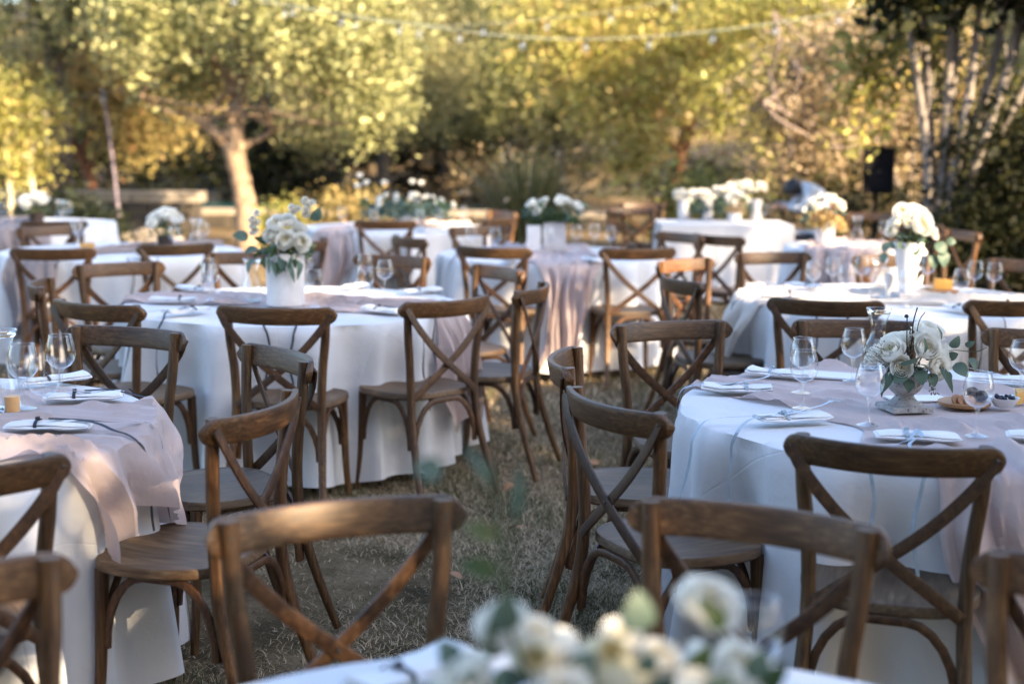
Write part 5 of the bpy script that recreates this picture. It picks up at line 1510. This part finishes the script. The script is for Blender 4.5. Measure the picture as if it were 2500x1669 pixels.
for i, (x, y, r) in enumerate([(.02, .0, .021), (.05, -.01, .020), (.035, .03, .022)]):
    ball('fig', M['fig'], (1.42 + x, 4.39 + y, TOP + .032 + r * .9), r, 'dark whole fig on the wooden board, ' + ['left', 'right', 'back'][i] + ' one', 'fig', 'dark figs')
bw = MB().lathe([(.001, .002), (.024, .002), (.030, .006), (.044, .028), (.046, .032), (.042, .031), (.028, .010), (.001, .008)], 28).build('small_bowl', M['plaster'], None, loc=(1.535, 4.36, TOP + .018))
tag(bw, 'small white bowl of blueberries right of the figs', 'bowl')
rr = random.Random(2)
mb = MB()
for k in range(22):
    a, q = rr.uniform(0, 6.3), rr.random() ** .5 * .028
    mb.lathe([(.0005, -.006), (.005, -.004), (.0065, 0), (.005, .004), (.0005, .006)], 8, center=(q * math.cos(a), q * math.sin(a), .028 + rr.uniform(0, .006)))
o = mb.build('blueberries', M['berry'], None, loc=(1.535, 4.36, TOP + .018)); tag(o, 'dark blueberries heaped in the small white bowl', 'blueberries', kind='stuff')
def wedge(x, y, z, s, rz, label):
    o = MB().add([(0, 0, 0), (s, -.3 * s, 0), (s, .3 * s, 0), (0, 0, .5 * s), (s, -.3 * s, .55 * s), (s, .3 * s, .55 * s)], [(0, 2, 1), (3, 4, 5), (0, 1, 4, 3), (1, 2, 5, 4), (2, 0, 3, 5)]).build('cheese_wedge', M['cheese'], None, False, loc=(x, y, z), rot=(0, 0, rz))
    tag(o, label, 'cheese', 'orange cheese wedges')
wedge(1.59, 4.40, TOP + .018, .075, R(60), 'orange cheese wedge at the right edge beside the blueberries')
wedge(2.40, 7.72, TOP + .030, .10, R(170), 'orange cheese wedge on the board right of the flared vase')
b6 = MB().lathe([(.001, 0), (.10, 0), (.105, .006), (.10, .012), (.001, .012)], 28).build('serving_board', M['board'], None, loc=(2.33, 7.72, TOP + .016)); tag(b6, 'flat wooden board with cheese right of the flared vase', 'serving board')
for i, (x, y) in enumerate([(2.27, 7.68), (2.29, 7.76)]):
    o = MB().lathe([(.001, 0), (.028, 0), (.03, .006), (.001, .008)], 16).build('cracker', M['bread'], None, loc=(x, y, TOP + .029)); tag(o, ['nearer', 'farther'][i] + ' round cracker on the board right of the flared vase', 'cracker', 'crackers')

# ------------------------------------------------------------------ string lights, pole, speaker, person
def string_lights(pts, n0, spacing, label, thick=.006):
    t = empty('string_lights', pts[0], 0, label, 'string lights', 'strings of bulbs over the tables')
    P = bez(pts, 14)
    loc = Vector(pts[0])
    MB().tube([p - loc for p in P], thick, 6).build('cable', M['cable'], t)
    acc, last = n0, P[0]
    for a, b in zip(P[:-1], P[1:]):
        L = (b - a).length
        while acc < L:
            p = a.lerp(b, acc / L) - loc
            s = MB().lathe([(.001, -.05), (.014, -.05), (.016, -.02), (.012, 0), (.001, 0)], 10).build('socket', M['black'], t, loc=p)
            bb = inst('bulb', BULB, t, p)
            acc += spacing
        acc -= L
    return t
BULB = MB().lathe([(.012, -.05), (.02, -.062), (.032, -.085), (.034, -.105), (.024, -.13), (.008, -.14), (.001, -.141)], 14).mesh('bulb', glass('bulb_glass', .16, .7))
string_lights([(-2.9, 16.6, 3.05), (-.7, 16, 2.72), (.53, 16, 2.63), (1.9, 16, 2.70), (3.6, 16, 2.95), (5.4, 15.4, 3.4)], .3, .70, 'pale cable of clear bulbs sagging across the top right of the trees')
string_lights([(-4.4, 17.5, 3.4), (-2.55, 17, 3.05), (-1.6, 17, 2.88), (-.6, 17, 2.84), (1.0, 17, 3.0), (2.6, 17, 3.3)], .4, .75, 'upper bulb cable running from the leaning tree across the top middle', .0035)
string_lights([(-11, 22.5, 2.25), (-8, 21.5, 2.13), (-5.68, 20, 2.10), (-3.75, 19.5, 2.75)], .5, .9, 'thin bulb cable from the striped pole across the left trees', .003)
pl = empty('light_pole', (-5.5, 20, 0), 0, 'thin leaning mauve pole holding string lights before the stone wall', 'pole')
MB().tube([(0, 0, 0), (-.08, 0, 1.0), (-.19, 0, 2.12)], [.024, .022, .016], 10).build('shaft', M['pole'], pl)
MB().lathe([(.001, 0), (.09, 0), (.09, .03), (.04, .05), (.001, .05)], 14).build('base', M['black'], pl)
MB().tube([(-.19, 0, 2.12), (-.19, -.04, 2.15), (-.19, -.06, 2.12)], .008, 6).build('hook', M['steel'], pl)

sp_ = empty('speaker_stand', (3.55, 14, 0), R(-6), 'black tripod stand under the loudspeaker by the hedge', 'speaker stand')
MB().tube([(0, 0, .05), (0, 0, 1.06)], .018, 10).build('pole', M['black'], sp_)
for k in range(3):
    a = R(90 + 120 * k)
    MB().tube([(0, 0, .55), (.42 * math.cos(a), .42 * math.sin(a), .01)], .011, 8).build('leg', M['black'], sp_)
spk = empty('loudspeaker', (3.55, 14, 1.05), R(-6), 'black loudspeaker box on a stand before the hedge', 'loudspeaker')
mb = MB()
w_, d_, h_ = .30, .26, .44
mb.add([(-w_ / 2, -d_ / 2, 0), (w_ / 2, -d_ / 2, 0), (w_ * .36, d_ / 2, 0), (-w_ * .36, d_ / 2, 0), (-w_ / 2, -d_ / 2, h_), (w_ / 2, -d_ / 2, h_), (w_ * .36, d_ / 2, h_), (-w_ * .36, d_ / 2, h_)],
       [(0, 3, 2, 1), (0, 1, 5, 4), (1, 2, 6, 5), (2, 3, 7, 6), (3, 0, 4, 7), (4, 5, 6, 7)])
mb.build('cabinet', M['black'], spk, False)
MB().box((0, -d_ / 2 - .006, h_ / 2), (w_ * .9, .012, h_ * .92)).build('grille', M['grille'], spk, False)
MB().lathe([(.001, 0), (.09, 0), (.10, .01), (.06, .006), (.001, .012)], 24).build('woofer', M['black'], spk, loc=(0, -d_ / 2 - .012, .15), rot=(R(90), 0, 0))
MB().box((0, 0, h_ + .012), (.12, .03, .024)).build('handle', M['black'], spk, False)

# seated person leaning over towards the left
def person():
    base = Vector((3.30, 15.5, 0))
    t = empty('person', base, 0, 'seated person in a pale shirt with dark hair bending forward behind the bouquet', 'person')
    J = {'pel': (.10, 0, .52), 'sp1': (.06, 0, .72), 'sp2': (-.03, 0, .92), 'ch': (-.12, 0, 1.04), 'nk': (-.20, -.01, 1.06), 'hd': (-.27, -.02, 1.02), 'ht': (-.32, -.03, .96),
         'shl': (-.10, -.17, 1.03), 'ell': (-.20, -.24, .82), 'wrl': (-.36, -.16, .84), 'hal': (-.44, -.13, .84),
         'shr': (-.10, .17, 1.03), 'elr': (-.22, .22, .82), 'wrr': (-.38, .12, .86), 'har': (-.45, .09, .85),
         'hil': (.08, -.10, .50), 'knl': (-.36, -.13, .50), 'anl': (-.34, -.13, .08), 'tol': (-.48, -.13, .03),
         'hir': (.08, .10, .50), 'knr': (-.36, .13, .50), 'anr': (-.32, .13, .08), 'tor': (-.46, .13, .03)}
    Rr = {'pel': .155, 'sp1': .145, 'sp2': .15, 'ch': .145, 'nk': .06, 'hd': .095, 'ht': .075, 'shl': .075, 'ell': .052, 'wrl': .034, 'hal': .035, 'shr': .075, 'elr': .052, 'wrr': .034, 'har': .035,
          'hil': .10, 'knl': .07, 'anl': .042, 'tol': .035, 'hir': .10, 'knr': .07, 'anr': .042, 'tor': .035}
    E = [('pel', 'sp1'), ('sp1', 'sp2'), ('sp2', 'ch'), ('ch', 'nk'), ('nk', 'hd'), ('hd', 'ht'), ('ch', 'shl'), ('shl', 'ell'), ('ell', 'wrl'), ('wrl', 'hal'), ('ch', 'shr'), ('shr', 'elr'), ('elr', 'wrr'), ('wrr', 'har'),
         ('pel', 'hil'), ('hil', 'knl'), ('knl', 'anl'), ('anl', 'tol'), ('pel', 'hir'), ('hir', 'knr'), ('knr', 'anr'), ('anr', 'tor')]
    ks = list(J)
    me = bpy.data.meshes.new('body')
    me.from_pydata([J[k] for k in ks], [(ks.index(a), ks.index(b)) for a, b in E], [])
    o = bpy.data.objects.new('body', me); col.objects.link(o)
    md = o.modifiers.new('skin', 'SKIN')
    for i, k in enumerate(ks):
        sv = me.skin_vertices[0].data[i]; sv.radius = (Rr[k], Rr[k]); sv.use_root = (k == 'pel')
    md2 = o.modifiers.new('sub', 'SUBSURF'); md2.levels = md2.render_levels = 2
    dg = bpy.context.evaluated_depsgraph_get()
    m2 = bpy.data.meshes.new_from_object(o.evaluated_get(dg))
    bpy.data.objects.remove(o)
    m2.name = 'body'; m2.materials.clear()
    for k in ('skin', 'shirt', 'trousers'): m2.materials.append(M[k])
    for p in m2.polygons:
        c = p.center
        p.use_smooth = True
        if c.z < .56 or (c.x > .0 and c.z < .6): p.material_index = 2
        elif c.x < -.36 and c.z < .92: p.material_index = 0
        elif c.x < -.195 and c.z > .93: p.material_index = 0
        else: p.material_index = 1
    inst('body', m2, t)
    P = []
    for a in range(8):
        row = []
        for b in range(15):
            th, ph2 = PI * .62 * a / 7, 2 * PI * (b % 14) / 14
            row.append((-.262 + .118 * math.sin(th) * math.cos(ph2), -.02 + .105 * math.sin(th) * math.sin(ph2), 1.015 + .125 * math.cos(th)))
        P.append(row)
    MB().grid(P).build('hair', M['hair'], t)
    for sy in (-1, 1):
        for k in range(5):
            a = R(-36 + 18 * k) if k else R(-70)
            hx, hy, hz = (-.45, sy * .11, .845)
            MB().tube([(hx, hy, hz), (hx - .045 * math.cos(a), hy + .045 * math.sin(a) * sy, hz - .006), (hx - .075 * math.cos(a), hy + .07 * math.sin(a) * sy, hz - .03)], [.009, .008, .006], 6).build('finger', M['skin'], t)
    st = empty('stool', (3.42, 15.5, 0), 0, 'dark stool under the seated person', 'stool')
    MB().lathe([(.001, .36), (.17, .36), (.18, .375), (.17, .39), (.001, .39)], 20).build('seat', M['wood_seat'], st)
    for k in range(4):
        a = PI / 4 + k * PI / 2
        MB().tube([(.11 * math.cos(a), .11 * math.sin(a), .36), (.16 * math.cos(a), .16 * math.sin(a), 0)], .014, 8).build('leg', M['wood_z'], st)
person()

# ------------------------------------------------------------------ grass and fallen leaves
rg = np.random.default_rng(21)
def grass(n, ymin, ymax, size, wid, flat=False):
    y = ymin * (ymax / ymin) ** (rg.random(n) ** .8)
    x = (rg.random(n) * 2 - 1) * (.40 * y + .5)
    patch = np.sin(x * 2.3 + 1.3 * np.sin(y * 1.9)) * np.cos(y * 2.7 + np.sin(x * 3.1)) + .5 * np.sin(x * 7.1 + y * 5.3)
    keep = rg.random(n) < (.74 + .30 * patch.clip(-1, 1)) if not flat else rg.random(n) < .9
    x, y, patch = x[keep], y[keep], patch[keep]; n = len(x)
    a = rg.random(n) * 2 * PI + .6 * np.sin(x * 1.7 + y)
    h = size * (.5 + rg.random(n)) * (1 + .5 * (patch > .6)) * (1 - .35 * (patch < -.5))
    green = (rg.random(n) < (.10 + .34 * (patch > .6)))
    lean = np.where(green, .5 + .6 * rg.random(n), .9 + 1.5 * rg.random(n))
    tint = np.where(green, rg.random(n) * .32, .36 + .64 * rg.random(n) ** 1.3)
    z0 = 0.012 * np.sin(x * 2.1) * np.sin(y * 1.7) - .02
    b = np.stack([x, y, z0], 1); d = np.stack([np.cos(a), np.sin(a), 0 * a], 1); s = np.stack([-np.sin(a), np.cos(a), 0 * a], 1)
    w = (wid * (.7 + .6 * rg.random(n)))[:, None]
    if flat: lean = 4 + 5 * rg.random(n); tint = .3 + .7 * rg.random(n)
    vert = h / np.sqrt(1 + lean ** 2)
    p1 = b + d * (lean * vert * .35)[:, None] + np.array([0, 0, 1.]) * (vert * .62)[:, None]
    p2 = b + d * (lean * vert)[:, None] + np.array([0, 0, 1.]) * (vert * .95)[:, None]
    V = np.stack([b - s * w, b + s * w, p1 + s * w * .8, p1 - s * w * .8, p2 + s * w * .12, p2 - s * w * .12], 1).reshape(-1, 3)
    I = np.arange(n)[:, None] * 6
    F = np.concatenate([I + np.array([[0, 1, 2, 3]]), I + np.array([[3, 2, 4, 5]])])
    return V, F, np.repeat(tint, 6)
V1, F1, T1 = grass(230000, 2.1, 8.5, .036, .0016)
V2, F2, T2 = grass(70000, 7.5, 19, .05, .004)
V3, F3, T3 = grass(170000, 2.1, 9.0, .040, .0015, True)
V = np.concatenate([V1, V2, V3]); F = np.concatenate([F1, F2 + len(V1), F3 + len(V1) + len(V2)]); T = np.concatenate([T1, T2, T3])
o = inst('grass', np_mesh('grass', V, F, M['grass'], T))
tag(o, 'dry matted grass between the tables with green tufts', 'grass', kind='stuff')
nl = 2600
yl = 2.2 * (14 / 2.2) ** rg.random(nl); xl = (rg.random(nl) * 2 - 1) * (.40 * yl + .4)
V, F = leaf_verts(np.stack([xl, yl, np.full(nl, .006)], 1), .022, rg, 0, .55, .5)
V[:, 2] = np.abs(V[:, 2] - .006) * .35 + .004
o = inst('leaf_litter', np_mesh('leaf_litter', V, F, M['lf_tan'], np.repeat(rg.random(nl) * .7, 4)))
tag(o, 'small dry leaf bits scattered in the grass', 'leaf litter', kind='stuff')
rr = random.Random(31)
FL = leaf_obj_mesh('fallen_leaf', .075, .045, M['fallen'], .5, .7)
FLP = [(.02, 6.35, 'at the end of the aisle left of the end-on chair'), (.42, 6.75, 'beyond the end-on chair of the urn table'), (.05, 5.62, 'in the aisle beside the draped cylinder vase table'), (-.18, 4.95, 'in the middle of the aisle grass'), (.08, 4.4, 'close to the legs of the end-on chair'), (-.35, 5.1, 'under the chair at the front right of the cylinder vase table')]
for i, (x, y, w_) in enumerate(FLP):
    o = inst('fallen_leaf', FL, None, (x, y, .012), (rr.uniform(-.3, .3), rr.uniform(-.3, .3), rr.uniform(0, 6)))
    tag(o, 'orange brown fallen leaf ' + w_, 'leaf', 'fallen leaves on the grass')
